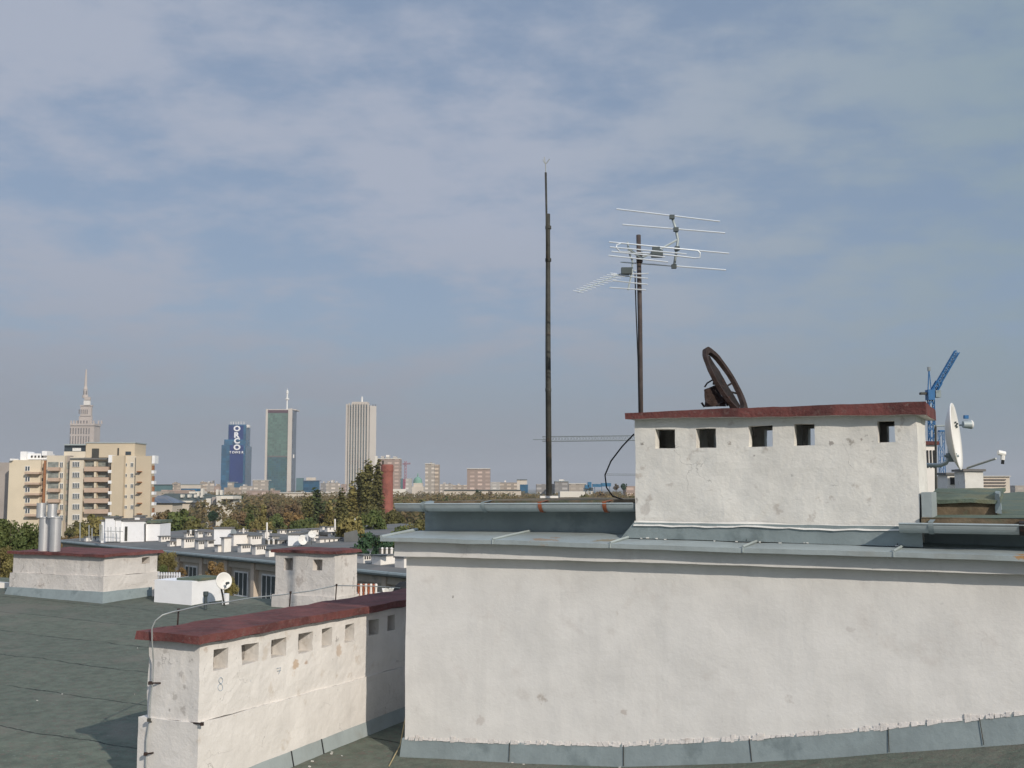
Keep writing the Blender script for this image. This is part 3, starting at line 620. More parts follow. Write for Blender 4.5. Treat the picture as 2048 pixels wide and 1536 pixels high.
# ------------------------------------------------------------------ other chimneys on our roof
def small_stack(name, label, pc, pl, pr, yt, yb, zl_f, holes, D, matk, mat2=None, flash=False, capov=.08, hole_r=()):
    """near corner at px pc, left end pl, right end pr, cap underside yt, foot yb, at depth D"""
    k = at(pc, yb, D); u0 = (k - C0).dot(U); v0 = (k - C0).dot(V); zb = k.z; zt_ = at(pc, yt, D).z
    ul_ = pu(pl, yb, v0)[0]; vr_ = pv(pr, yb, u0)[0]; H = zt_ - zb; zl_ = zb + H * zl_f
    o = thing(name, W(u0, v0, zb), label, 'chimney')
    b = MB(); hh = [(pu(a, 0 + c, v0)[0], pu(b_, c, v0)[0], pu(a, d, v0)[1], pu(a, c, v0)[1]) for a, b_, c, d in holes]
    grid_face(b, lambda s, z: W(s, v0, z), ul_, u0, zl_, zt_, hh, .09)
    for h in hh: reveal(b, lambda s, z: W(s, v0, z), lambda s, z: W(s, v0 + .25, z), h, True)
    hr = [(pv(a, c, u0)[0], pv(b_, c, u0)[0], pv(a, d, u0)[1], pv(a, c, u0)[1]) for a, b_, c, d in hole_r]
    grid_face(b, lambda s, z: W(u0, s, z), v0, vr_, zl_, zt_, hr, .09)
    for h in hr: reveal(b, lambda s, z: W(u0, s, z), lambda s, z: W(u0 - .25, s, z), h, True)
    grid_face(b, lambda s, z: W(ul_, s, z), v0, vr_, zl_, zt_, [], .2); grid_face(b, lambda s, z: W(s, vr_, z), ul_, u0, zl_, zt_, [], .2)
    b.build('upper_body', M[matk], o, jit=.012, freq=2.2)
    b = MB(); b.uvbox(ul_ - .06, u0 + .03, v0 - .04, vr_ + .04, zb - .8, zl_, .09); b.build('lower_body', M[matk], o, jit=.016, freq=2)
    c = MB(); c.hexa([W(ul_ - capov, v0 - capov, zt_), W(u0 + capov, v0 - capov, zt_), W(u0 + capov, vr_ + capov, zt_), W(ul_ - capov, vr_ + capov, zt_)] +
                     [W(ul_ - capov, v0 - capov, zt_ + .06), W(u0 + capov, v0 - capov, zt_ + .06), W(u0 + capov * .5, vr_ + capov, zt_ + .07), W(ul_ - capov, vr_ + capov, zt_ + .07)], .12)
    c.build('cap_slab', M['red'], o, jit=.016, freq=2)
    if flash:
        f_ = MB(); f_.hexa([W(ul_ - .14, v0 - .16, zb - .3), W(u0 + .14, v0 - .16, zb - .3), W(u0 + .14, vr_ + .1, zb - .3), W(ul_ - .14, vr_ + .1, zb - .3), W(ul_ - .08, v0 - .06, zb + .005), W(u0 + .05, v0 - .06, zb + .005), W(u0 + .05, vr_ + .06, zb + .005), W(ul_ - .08, vr_ + .06, zb + .005)], .2)
        f_.build('foot_flashing', M['zinc_dark'], o, jit=.01)
    return o, (u0, v0, ul_, vr_, zb, zt_)
hL = roof_hit(207, 1205); DL = W(hL[0], hL[1], 0).y
LC, lc = small_stack('chimney_stack', 'low wide grey-white chimney with red slab and twin steel flues at left', 207, 24, 313, 1114, 1184, .44, [], DL, 'plaster_grey', flash=True, hole_r=((284, 300, 1115, 1128),), capov=.1)
hM = roof_hit(668, 1212); DM = 23.5
MC, mc = small_stack('chimney_stack', 'middle grey chimney with two square vents, seen over the nearest chimney slab', 668, 549, 713, 1108, 1225, .26, [(568, 586, 1116, 1140), (626, 645, 1119, 1141)], DM, 'plaster_grey')
# plinth of grey sheet behind it is the roof edge; twin steel flues on the left chimney
FL = thing('steel_flue', at(97, 1092, DL + 1.0), 'twin shiny steel flue pipes standing on the low left chimney', 'flue')
for (x, dd) in ((88, .25), (110, .0)):
    D_ = DL + 0.9 + dd; f_ = MB(); b_ = at(x, 1094, D_); rr_ = 10.5 / F * D_; hgt = (1094 - 1037) / F * D_
    f_.lathe(b_, [(rr_, -.1), (rr_, hgt), (rr_ * 1.12, hgt), (rr_ * 1.12, hgt + .03), (rr_ * .9, hgt + .03), (0.01, hgt + .035)], 24); f_.build('flue_pipe', M['steel'], FL, smooth=False)
for (x, y0, y1, Y) in ((82, 1036, 1008, .25), (104, 1036, 1010, 0)):
    D_ = DL + 0.9 + Y; b_ = at(x, 1037, D_); rr_ = 9 / F * D_; h_ = (1037 - y1) / F * D_; s_ = MB()
    for (w0, w1) in ((-3.1, -.45), (.6, 2.1)):                        # curved wind shields
        p0 = [b_ + Vector((math.cos(w0 + (w1 - w0) * i / 6) * rr_, math.sin(w0 + (w1 - w0) * i / 6) * rr_, 0.02)) for i in range(7)]
        for a, b in zip(p0, p0[1:]): s_.patch(a, b, b + Z * h_, a + Z * h_)
    s_.tube([b_, b_ + Z * .12], .02, 6); so = s_.build('wind_cowl', M['steel'], FL)
    so.modifiers.new('thick', 'SOLIDIFY').thickness = .006
# white painted blocks beyond, with dish, pipe and cowls
def uvD(px, py, D): k = at(px, py, D); return (k - C0).dot(U), (k - C0).dot(V), k.z
hW = roof_hit(384, 1211); DW = W(hW[0], hW[1], 0).y
u0, v0, zb = uvD(383, 1211, DW); zt_ = at(383, 1163, DW).z; ul_ = pu(308, 1200, v0)[0]; vr_ = pv(448, 1200, u0)[0]
WB = thing('chimney_stack', W(u0, v0, zb), 'bright white low chimney block behind the small satellite dish', 'chimney')
b = MB(); b.uvbox(ul_, u0, v0, vr_, zb - .6, zt_, .15); b.build('stack_body', M['white'], WB, jit=.008)
b = MB(); b.uvbox(ul_ + .5, u0 + .03, v0 + .15, vr_ - .05, zt_ + .002, zt_ + .05, .2); b.build('cap_slab', M['felt_plain'], WB, jit=.01)
b = MB(); q = uvD(451, 1215, DW + .2); b.box(W(q[0], q[1], (at(451, 1189, DW).z + zb - .3) / 2), (.09, .12, at(451, 1189, DW).z - zb + .3), (U, V, Z), .1); b.build('end_pillar', M['white'], WB, jit=.005)
def dish(px, py, rx, ry, D, nrm, label, name='satellite_dish', mk='dish', arm=True, group=None, depth=.12, foot=None):
    c = at(px, py, D); R_ = ry / F * D; n_ = Vector(nrm).normalized(); a = n_.cross(Z).normalized(); b_ = a.cross(n_).normalized()
    o = thing(name, c - Z * (R_ + .3), label, 'satellite dish', group)
    d = MB(); prof = [(R_ * k / 8, R_ * depth * (k / 8) ** 2 * 2) for k in range(9)]
    d.lathe(c - n_ * R_ * depth, [(max(p, .003), h) for p, h in prof], 32, (a, b_, n_))
    ob = d.build('reflector', M[mk], o, smooth=True, weld=True); sm = ob.modifiers.new('thick', 'SOLIDIFY'); sm.thickness = .014
    if arm:
        s_ = MB(); f_ = c + n_ * R_ * .95 - b_ * R_ * .35; s_.tube([c - b_ * R_ * 1.0 - n_ * .01, f_], .012, 6); s_.build('feed_arm', M['wire'], o)
        s_ = MB(); s_.tube([f_ - n_ * .03, f_ + n_ * .06], .03, 8); s_.build('receiver_head', M['grey_plastic'], o)
    ft_ = Vector(foot) if foot is not None else c - n_ * .15 - Z * (R_ + .4)
    s_ = MB(); s_.tube([c - n_ * R_ * depth * .5, c - n_ * .16, c - n_ * .16 - Z * R_ * .3], .02, 6); s_.tube([c - n_ * .16 - Z * R_ * .1, ft_], .02, 6); s_.build('mast_bracket', M['iron'], o)
    return o, c, R_, n_
dD = DW - .35
dish(447, 1162, 12, 17, dD, (.62, -.75, .16), 'small round white satellite dish on the end of the bright white block', foot=at(449, 1212, DW))
pp = MB(); q = at(411, 1209, DW - .6); pp.lathe(q, [(.035, -.1), (.035, .16), (.055, .20), (.055, .27), (.02, .27)], 14); tag(pp.build('vent_pipe', M['grey_plastic']), 'short grey vent pipe standing in front of the bright white block', 'vent pipe')
cw_ = []
for i in range(9):                                                    # shiny cowls on a low wall behind the block
    x = 317 + i * 5.2; D_ = DW + 0.9 + .03 * i
    if not i: ctx = thing('cowl_row', at(335, 1160, D_), 'row of small shiny vent cowls behind the bright white block', 'vent cowls')
    m_ = MB(); m_.lathe(at(x, 1162, D_), [(.022, -.12), (.022, .10), (.030, .13), (.022, .19), (.005, .20)], 10); m_.build('vent_cowl', M['steel'], ctx)
m_ = MB(); m_.box(at(337, 1176, DW + 1.25), (.62, .4, .34)); m_.build('low_wall', M['plaster_grey'], ctx)
for i in range(8):
    x = 717 + i * 5.0; D_ = 24.3
    if not i: ctx = thing('cowl_row', at(735, 1190, D_), 'row of pale clay pots and rags behind the near chimney, left of the white wall', 'vent cowls')
    m_ = MB(); m_.lathe(at(x, 1184, D_), [(.024, -.1), (.024, .08), (.034, .12), (.03, .17), (.01, .18)], 9); m_.build('clay_pot', M['white_far'] if i % 2 else M['rust_red'], ctx)
m_ = MB(); m_.box(at(750, 1202, 24.6), (1.3, .6, .34), cell=.1); m_.build('low_wall', M['plaster_grey'], ctx, jit=.02)
m_ = MB(); m_.box(at(778, 1184, 24), (.26, .3, .12), cell=.04); tag(m_.build('crumpled_sheet', M['dish'], jit=.06, freq=9), 'crumpled pale plastic sheet lying behind the near red slab', 'plastic sheet')
m_ = MB(); m_.lathe(at(806, 1192, 23), [(.20, -.2), (.22, .05), (.17, .20), (.07, .28), (.01, .3)], 14); tag(m_.build('covered_vent', M['black'], jit=.03, freq=5), 'dark hooded vent tucked against the left corner of the white penthouse', 'vent')
m_ = MB(); q = roof_hit(10, 1183); m_.hexa([at(-60, 1186, 27), at(22, 1186, 27), at(24, 1186, 28), at(-60, 1186, 28), at(-60, 1160, 27), at(20, 1166, 27), at(22, 1166, 28), at(-60, 1160, 28)], .2); tag(m_.build('parapet', M['white_far'], jit=.02), 'low white parapet at the roof edge by the left picture border', 'parapet')
# crumbs of fallen render on our roof
rc = random.Random(11)
for i in range(19):
    px, py = (rc.uniform(615, 720), rc.uniform(1475, 1535)) if i < 9 else (rc.uniform(840, 1240), rc.uniform(1518, 1536)) if i < 15 else (rc.uniform(20, 280), rc.uniform(1215, 1420))
    q = roof_hit(px, py)
    if not q: continue
    sz = rc.uniform(.008, .018); m_ = MB(); m_.box(W(q[0], q[1], q[2] + sz * .3), (sz * 1.6, sz, sz * .7), (U, V, Z)); tag(m_.build('render_crumb', M['plaster_old'], jit=.006, freq=25), 'pale crumb of render on the felt between the near chimney and the white wall' if i < 9 else 'pale crumb of render along the foot flashing of the white wall' if i < 15 else 'lone pale crumb on the open felt roof left of the near chimney', 'rubble', 'crumbs of render on the roof')
m_ = MB(); m_.tube([W(*roof_hit(778, 1534)[:2], roof_hit(778, 1534)[2] + .01), W(*roof_hit(800, 1500)[:2], roof_hit(800, 1500)[2] + .05), W(*roof_hit(812, 1490)[:2], -2.6)], .006, 5)
tag(m_.build('stick', M['render_pil_']), 'thin yellowish stick lying on the roof between the near chimney and the white wall', 'stick')
# curb box and things on the right-hand roof
CBX = thing('roof_curb', at(1930, 1015, 11.2), 'long low felt-covered curb on the right-hand roof behind the gutter', 'roof curb')
m_ = MB(); Dq = 10.9; a0 = uvD(1860, 1022, Dq); a1 = pu(1995, 1022, a0[1]); zt_ = at(1860, 1001, Dq).z
m_.uvbox(a0[0], a1[0], a0[1], a0[1] + 1.0, a0[2] - .05, zt_, .12); m_.build('curb_wall', M['wood'], CBX, jit=.02, freq=3)
m_ = MB(); m_.hexa([W(a0[0] - .03, a0[1] - .04, zt_ - .02), W(a1[0] + .03, a0[1] - .04, zt_ - .02), W(a1[0] + .03, a0[1] + 1.3, zt_ + .09), W(a0[0] - .03, a0[1] + 1.3, zt_ + .09), W(a0[0] - .03, a0[1] - .04, zt_ + .015), W(a1[0] + .03, a0[1] - .04, zt_ + .015), W(a1[0] + .03, a0[1] + 1.3, zt_ + .125), W(a0[0] - .03, a0[1] + 1.3, zt_ + .125)], .12)
m_.build('felt_cover', M['felt_plain'], CBX, jit=.022, freq=3)
m_ = MB(); m_.hexa([at(1990, 1024, 10.55), at(2003, 1026, 10.5), at(2004, 1010, 11.8), at(1992, 1010, 11.8), at(1991, 984, 10.7), at(1999, 986, 10.6), at(2000, 980, 11.8), at(1993, 980, 11.8)], .1); m_.build('felt_flap', M['zinc_dark'], CBX, jit=.02)
def plain_stack(px0, px1, yt, yb, D, label, matk='plaster_old', capk='felt_plain', slots=0, ov=.05, dp=.6):
    a = at(px0, yb, D); b = at(px1, yb, D); zt_ = at(px0, yt, D).z; w_ = b.x - a.x; c = (a + b) / 2; c.y += dp / 2
    o = thing('chimney_stack', a, label, 'chimney', None)
    m_ = MB(); m_.box((c.x, c.y, (zt_ + a.z) / 2), (w_, dp, zt_ - a.z), None, .15); m_.build('stack_body', M[matk], o, jit=.01)
    m_ = MB(); m_.box((c.x, c.y, zt_ + .03), (w_ + 2 * ov, dp + 2 * ov, .055), None, .15); m_.build('cap_slab', M[capk], o, jit=.01)
    for i in range(slots):
        x = a.x + w_ * (i + .5) / slots; m_ = MB(); m_.box((x, a.y - .004, zt_ - (zt_ - a.z) * .28), (w_ / slots * .45, .02, (zt_ - a.z) * .35)); m_.build('vent_slot', M['hole'], o)
    return o
plain_stack(1848, 1874, 890, 990, 17, 'white slatted chimney with red slab just right of the big vented stack', 'white_far', 'red', 4, dp=.7)
plain_stack(1896, 1936, 950, 992, 27, 'lower grey-white chimney with vents under the large satellite dish', 'plaster_old', 'felt_far', 2)
plain_stack(1931, 1968, 943, 992, 26, 'taller grey-white chimney with curved dark cap under the large satellite dish', 'plaster_old', 'felt_far', 0)
# large edge-on dish
DD = at(1920, 872, 11.4); nd = Vector((.965, -.20, .16)).normalized()
R_ = 68 / F * 11.4; a = nd.cross(Z).normalized(); b_ = a.cross(nd).normalized()
n_tilt = nd
OD = thing('satellite_dish', DD - Z * .6, 'large white satellite dish seen almost edge-on beside the big vented stack', 'satellite dish')
# the dish leans: its rim runs from upper left to lower right in the picture
ax_up = (at(1911, 804, 11.4) - at(1930, 939, 11.4)).normalized()
ax_n = Vector((.88, -.47, 0)); ax_n = (ax_n - ax_up * ax_n.dot(ax_up)).normalized(); ax_s = ax_up.cross(ax_n).normalized()
d = MB(); d.lathe(DD - ax_n * .04, [(max(.003, R_ * k / 10), -.10 + .10 * (k / 10) ** 2) for k in range(11)], 40, (ax_s, ax_up, ax_n))
ob = d.build('reflector', M['dish'], OD, smooth=True); ob.modifiers.new('thick', 'SOLIDIFY').thickness = .012
def ondish(px, py):
    best = None
    for a_ in range(-20, 21):
        for b_2 in range(-20, 21):
            x, y = a_ / 21, b_2 / 21
            if x * x + y * y > .9: continue
            p = DD - ax_n * .04 + ax_s * x * R_ + ax_up * y * R_ + ax_n * (-.10 + .10 * (x * x + y * y)) + ax_n * .022
            yy = p.y * cp + p.z * sp; qx = CX + F * p.x / yy; qy = CY - F * (p.z * cp - p.y * sp) / yy; e_ = (qx - px) ** 2 + (qy - py) ** 2 - .02 * x * (1 if ax_s.y > 0 else -1)
            if best is None or e_ < best[0]: best = (e_, p)
    return best[1]
for dx, dy in ((-1.5, -5), (1.5, -2), (-1, 2), (2, 5)):
    m_ = MB(); m_.box(ondish(1913 + dx, 849 + dy), (.012, .04, .014), (ax_n, ax_s, ax_up)); m_.build('emblem', M['grey_plastic'], OD)
m_ = MB(); p0 = at(1934, 936, 11.3); p1 = at(1992, 917, 10.9); m_.tube([p0, p1], .011, 6); m_.build('feed_arm', M['wire'], OD)
m_ = MB(); m_.tube([at(1996, 905, 10.9), at(2010, 908, 10.9)], .026, 10); m_.tube([at(2006, 908, 10.9), at(2005, 920, 10.9)], .022, 8); m_.build('receiver_head', M['dish'], OD)
m_ = MB(); m_.tube([at(2006, 920, 10.9), at(2005, 928, 10.9)], .016, 8); m_.build('receiver_plug', M['black'], OD)
m_ = MB(); m_.tube([at(1851, 930, 11.5), at(1880, 931, 11.5), at(1892, 926, 11.5), at(1899, 915, 11.5), at(1899, 888, 11.5)], .022, 8); m_.build('mast_bracket', M['gutter'], OD, smooth=True)
m_ = MB(); m_.box(at(1903, 915, 11.5), (.09, .07, .09)); m_.tube([at(1888, 912, 11.5), at(1918, 912, 11.45)], .014, 6); m_.build('clamp', M['zinc_dark'], OD)
# drum antenna on a lattice post behind
DA = thing('drum_antenna', at(1938, 850, 16), 'grey drum antenna with pale face sticking out behind the large satellite dish', 'antenna')
m_ = MB(); ax = (Vector((0, 1, 0)), Z, Vector((1, 0, 0))); c = at(1926, 849, 16)
m_.lathe(c, [(.005, 0), (.05, 0), (.062, .10), (.062, .11)], 20, ax); m_.build('drum', M['gutter'], DA, smooth=False)
m_ = MB(); m_.lathe(c + Vector((.11, 0, 0)), [(.064, 0), (.066, .015), (.05, .03), (.003, .04)], 20, ax); m_.build('radome', M['dish'], DA)
m_ = MB(); m_.tube([at(1868, 852, 16.1), at(1930, 850, 16.05)], .013, 6); m_.build('boom', M['zinc'], DA)
m_ = MB(); m_.box(at(1932, 834, 16), (.06, .05, .05)); m_.build('junction_box', M['crane_blue'], DA)
m_ = MB(); m_.tube([at(1871, 850, 16.1), at(1872, 990, 16.1)], .016, 6); m_.build('post', M['iron'], DA)
# ------------------------------------------------------------------ rusty ring on the stack
RR = thing('dish_ring', at(1450, 812, 12.2), 'rusty empty dish ring leaning on the red cap of the big vented stack', 'dish frame')
topp = at(1414, 694, 12.1); bot = at(1494, 826, 12.1); cc_ = (topp + bot) / 2; axu = (topp - bot).normalized(); RL = (topp - bot).length / 2
sid = Vector((.47, .88, 0)); sid = (sid - axu * sid.dot(axu)).normalized(); nr = axu.cross(sid).normalized()
if nr.x > 0: nr = -nr
def ringpt(w, rr_, off): return cc_ + axu * math.cos(w) * rr_ + sid * math.sin(w) * rr_ + nr * off
m_ = MB(); n_ = 56
for i in range(n_):
    w, q = 2 * math.pi * i / n_, 2 * math.pi * (i + 1) / n_
    inn = RL * .84
    for (ra, oa), (rb, ob_) in (((RL, 0), (RL * 1.0, .045)), ((RL * 1.0, .045), (inn, .055)), ((inn, .055), (inn, .01)), ((inn, .01), (RL, 0))):
        m_.patch(ringpt(w, ra, oa), ringpt(q, ra, oa), ringpt(q, rb, ob_), ringpt(w, rb, ob_))
m_.build('ring', M['rust'], RR, jit=.006, freq=6)
m_ = MB()
for w in (1.75, 2.1):
    m_.tube([ringpt(w, RL * .92, .05), ringpt(w + .6, RL * .2, .10), at(1440, 770, 12.2)], .012, 5)
m_.build('spokes', M['rust_dark'], RR, jit=.004, freq=9)
m_ = MB(); m_.hexa([at(1411, 813, 12.0), at(1452, 812, 12.0), at(1450, 812, 12.3), at(1412, 812, 12.3), at(1408, 779, 12.05), at(1433, 770, 12.05), at(1434, 772, 12.25), at(1409, 780, 12.25)], .03); m_.build('mount_plate', M['rust'], RR, jit=.012, freq=10)
m_ = MB(); m_.tube([at(1409, 774, 12.1), at(1414, 766, 12.1), at(1425, 760, 12.15), at(1432, 768, 12.1)], .010, 5)
m_.tube([at(1430, 780, 12.0), at(1452, 805, 12.0), at(1456, 812, 12.0)], .013, 5); m_.tube([at(1433, 812, 12.0), at(1452, 800, 12.0)], .010, 5); m_.tube([at(1403, 805, 12.1), at(1409, 814, 12.1)], .012, 5); m_.tube([at(1426, 766, 12.1), at(1446, 768, 12.1)], .02, 6)
m_.build('mount_arms', M['rust_dark'], RR, jit=.004, freq=12)
m_ = MB()
for (a_, b_2) in (((1408, 700), (1462, 815)),): m_.hexa([at(1460, 816, 11.9), at(1483, 815, 11.9), at(1483, 815, 12.0), at(1460, 816, 12.0), at(1406, 706, 12.0), at(1420, 712, 12.0), at(1420, 712, 12.08), at(1406, 706, 12.08)], .04)
m_.build('backing_bar', M['rust_dark'], RR, jit=.008, freq=8)
# ------------------------------------------------------------------ lightning rod mast
LR = thing('lightning_mast', at(1098, 994, 15.5), 'tall dark lightning rod mast rising from the flat roof left of the antenna', 'mast')
m_ = MB(); Y = 15.5; m_.tube([at(1098, 1000, Y), at(1096, 700, Y), at(1096, 455, Y), at(1096, 428, Y)], [6.0 / F * Y, 5.4 / F * Y, 4.4 / F * Y, 4.4 / F * Y], 12); m_.build('lower_pole', M['iron'], LR, smooth=True)
m_ = MB(); m_.tube([at(1094, 520, Y - .06), at(1093, 430, Y - .06), at(1091.5, 345, Y - .06)], [.016, .014, .016], 8); m_.build('upper_rod', M['iron'], LR, smooth=True)
m_ = MB(); m_.tube([at(1091.5, 346, Y), at(1091, 326, Y)], .008, 6)
for dx, dy in ((-5, -9), (-2, -14), (8, -10)): m_.tube([at(1091, 328, Y), at(1091 + dx * .5, 328 + dy * .5 + 1, Y), at(1091 + dx, 328 + dy, Y)], .007, 5)
m_.build('rod_tip', M['wire'], LR)
for y in (455, 520, 780):
    m_ = MB(); m_.tube([at(1096.5, y - 3, Y), at(1096.5, y + 3, Y)], .045, 10); m_.build('clamp_collar', M['iron'], LR)
m_ = MB(); m_.box(at(1098, 996, Y), (.25, .25, .06)); m_.build('base_plate', M['dish'], LR)
# ------------------------------------------------------------------ antenna mast and antennas
Y = 13.6
AM = thing('antenna_mast', at(1283, 830, Y), 'rust-brown pipe mast carrying two television antennas behind the big stack', 'mast')
m_ = MB(); m_.tube([at(1283.5, 1000, Y), at(1280, 640, Y), at(1277, 470, Y)], 4.6 / F * Y, 12); m_.build('pole', M['iron_brown'], AM, smooth=True)
m_ = MB(); m_.tube([at(1270, 545, Y), at(1272, 620, Y), at(1276, 720, Y), at(1278, 830, Y)], .008, 5); m_.build('cable', M['black'], AM)
m_ = MB(); m_.box(at(1279, 515, Y), (.07, .09, .13)); m_.build('clamp', M['rust'], AM)
def rods(ob, name, segs, Yd, r_=.0085, mk='alu'):
    for s in segs:
        m_ = MB(); m_.tube([at(s[0], s[1], Yd + (s[4] if len(s) > 4 else 0)), at(s[2], s[3], Yd + (s[5] if len(s) > 5 else 0))], r_, 6); m_.build(name, M[mk], ob)
VA = thing('television_antenna', at(1310, 510, Y), 'larger antenna with long horizontal rods at the top of the brown mast', 'antenna')
rods(VA, 'reflector_rod', [(1233, 418, 1440, 443), (1245, 449, 1450, 466), (1218, 484, 1458, 507), (1241, 524, 1452, 540)], Y, .0095)
rods(VA, 'director_rod', [(1220, 494, 1373, 508), (1223, 503, 1330, 514), (1217, 511, 1336, 524)], Y - .2, .0085)
m_ = MB(); m_.tube([at(1344, 434, Y), at(1351, 456, Y), at(1356, 480, Y), at(1353, 500, Y), at(1348, 533, Y)], .018, 6); m_.build('reflector_support', M['gutter'], VA, smooth=True)
m_ = MB(); m_.tube([at(1354, 480, Y), at(1318, 500, Y - .05), at(1282, 516, Y - .08), at(1258, 498, Y - .2)], .015, 6); m_.build('boom', M['gutter'], VA)
m_ = MB(); P_ = [at(1240, 503, Y - .1), at(1233, 496, Y - .1), at(1233, 490, Y - .1), at(1243, 486, Y - .1), at(1320, 494, Y - .1), at(1395, 501, Y - .1), at(1400, 505, Y - .1), at(1400, 515, Y - .1), at(1390, 516, Y - .1), at(1320, 508, Y - .1)]
m_.tube(P_ + [P_[0]], .009, 6); m_.build('folded_dipole', M['alu'], VA, smooth=True)
m_ = MB(); m_.box(at(1314, 508, Y - .1), (.14, .08, .08)); m_.box(at(1312, 498, Y - .1), (.09, .06, .05)); m_.build('junction_box', M['grey_plastic'], VA)
for x, y in ((1344, 434), (1352, 459), (1354, 497), (1348, 533)):
    m_ = MB(); m_.box(at(x, y, Y - .02), (.06, .05, .05)); m_.build('clip', M['grey_plastic'], VA)
UA_ = thing('television_antenna', at(1255, 545, Y), 'smaller comb-like antenna pointing down-left from the brown mast', 'antenna')
for i in range(12):
    t = i / 11; x = 1157 + (1240 - 1157) * t; y = 583 + (548 - 583) * t; l = 11 + 9 * t; rods(UA_, 'director_rod', [(x - l, y - 2.0, x + l * .9, y + 2.4)], Y - .8 + .75 * t, .0050, 'alu')
m_ = MB(); m_.tube([at(1156, 584, Y - .8), at(1240, 548, Y - .05), at(1272, 541, Y)], .007, 6); m_.build('boom', M['gutter'], UA_)
m_ = MB(); m_.box(at(1253, 542, Y - .1), (.13, .08, .08)); m_.build('junction_box', M['grey_plastic'], UA_)
m_ = MB(); m_.tube([at(1255, 484, Y - .05), at(1258, 505, Y - .05), at(1265, 522, Y - .05), at(1264, 545, Y - .05), at(1260, 562, Y - .05), at(1256, 580, Y - .05)], .013, 6); m_.build('reflector_support', M['gutter'], UA_)
rods(UA_, 'reflector_rod', [(1224, 549, 1297, 546 + 1), (1222, 549, 1296, 557), (1225, 561, 1296, 569), (1219, 575, 1292, 580)], Y - .06, .0075)
WR = MB(); WR.tube([at(1268, 868, 12.4), at(1245, 892, 12.5), at(1222, 922, 12.6), at(1210, 950, 12.7), at(1213, 975, 12.8), at(1225, 992, 12.9), at(1248, 1000, 12.8), at(1272, 1001, 12.4)], .0085, 6)
tag(WR.build('cable', M['black'], smooth=True), 'black cable looping down from the big stack to the flat roof', 'cable')
# ------------------------------------------------------------------ neighbouring row houses (their own axes)
E = Vector((.671, -.741, 0)).normalized(); NI = Vector((.741, .671, 0)).normalized()
G0 = at(545, 1121, 72.0); ZE = G0.z
def X(e, n, z): return Vector((G0.x, G0.y, 0)) + E * e + NI * n + Z * z
RS = 0.045
def rz(n): return ZE + RS * n
def rowhit(px, py, z0=None, slope=RS, n0=0.0):
    z0 = ZE if z0 is None else z0; d = ray(px, py)       # (d*t).z = z0 + slope*(n-n0)
    nd = d.dot(NI); nc = Vector((G0.x, G0.y, 0)).dot(NI); t = (z0 - slope * (nc + n0)) / (d.z - slope * nd); return d * t
def en(p): q = p - Vector((G0.x, G0.y, 0)); return q.dot(E), q.dot(NI)
M['render_far'] = mat('beige_grey_render', (0.50, 0.45, 0.38), 0.9, 0.08, 0.8, c2=(0.30, 0.28, 0.24), c2f=(0.55, 0.7), c2s=0.6)
M['render_pil'] = mat('pale_buff_render', (0.56, 0.47, 0.38), 0.9, 0.08, 0.8)
def exbox(m_, e0, e1, n0, n1, z0, z1, dz=0):
    return m_.hexa([X(e0, n0, z0), X(e1, n0, z0), X(e1, n1, z0), X(e0, n1, z0), X(e0, n0, z1), X(e1, n0, z1), X(e1, n1, z1 + dz), X(e0, n1, z1 + dz)])
RB = thing('row_house', X(0, 6, GZ), 'long low apartment row with shaded facade and many white chimneys beyond our roof', 'building')
EL, ER, DP = -38, 30, 14
m_ = MB(); exbox(m_, EL + .5, ER - .5, .6, DP - .5, GZ, ZE - .25); m_.build('wall', M['render_far'], RB)
m_ = MB(); m_.hexa([X(EL, 0, ZE - .3), X(ER, 0, ZE - .3), X(ER, DP, ZE - .3), X(EL, DP, ZE - .3), X(EL, 0, ZE), X(ER, 0, ZE), X(ER, DP, rz(DP)), X(EL, DP, rz(DP))], 2.0); rfo = m_.build('roof', M['felt_far'], RB, jit=.03, freq=.5)
m_ = MB(); m_.tube([X(EL, -.1, ZE - .12), X(ER, -.1, ZE - .12)], .13, 8); sub(rfo, m_, 'gutter', M['zinc_dark'])
m_ = MB(); exbox(m_, EL + .3, ER - .3, .35, .6, ZE - .75, ZE - .3); m_.build('eaves_band', M['render_far'], RB)
e = -22.0; k = 0
while e < 16:
    m_ = MB(); exbox(m_, e, e + .42, .25, .6, GZ, ZE - .3); m_.build('pilaster', M['render_pil'], RB)
    for fl_ in range(3):
        z1 = ZE - 1.0 - 3.1 * fl_
        for (a, b) in (((e + 1.0, e + 2.9),)):
            m_ = MB(); exbox(m_, a, b, .50, .598, z1 - 1.7, z1); w_ = m_.build('window', M['frame'], RB)
            for q in range(3):
                m_ = MB(); x0 = a + .10 + q * (b - a - .1) / 3; x1 = x0 + (b - a - .1) / 3 - .10
                m_.poly(X(x0, .495, z1 - 1.6), X(x1, .495, z1 - 1.6), X(x1, .495, z1 - .1), X(x0, .495, z1 - .1)); sub(w_, m_, 'pane', M['glass_dark'], weld=False)
    e += 3.75; k += 1
RB2 = thing('row_house', X(0, 30, GZ), 'second apartment row behind the first, only its dark roof and white chimneys showing', 'building')
N2A, N2B, Z2 = 21, 36, -4.25
m_ = MB(); exbox(m_, -34, 12, N2A + .3, N2B, GZ, Z2 - .2); m_.build('wall', M['render_far'], RB2)
m_ = MB(); m_.hexa([X(-35, N2A, Z2 - .25), X(13, N2A, Z2 - .25), X(13, N2B, Z2 - .25), X(-35, N2B, Z2 - .25), X(-35, N2A, Z2), X(13, N2A, Z2), X(13, N2B, Z2 + .3), X(-35, N2B, Z2 + .3)], 2); m_.build('roof', M['felt_far'], RB2, jit=.03, freq=.5)
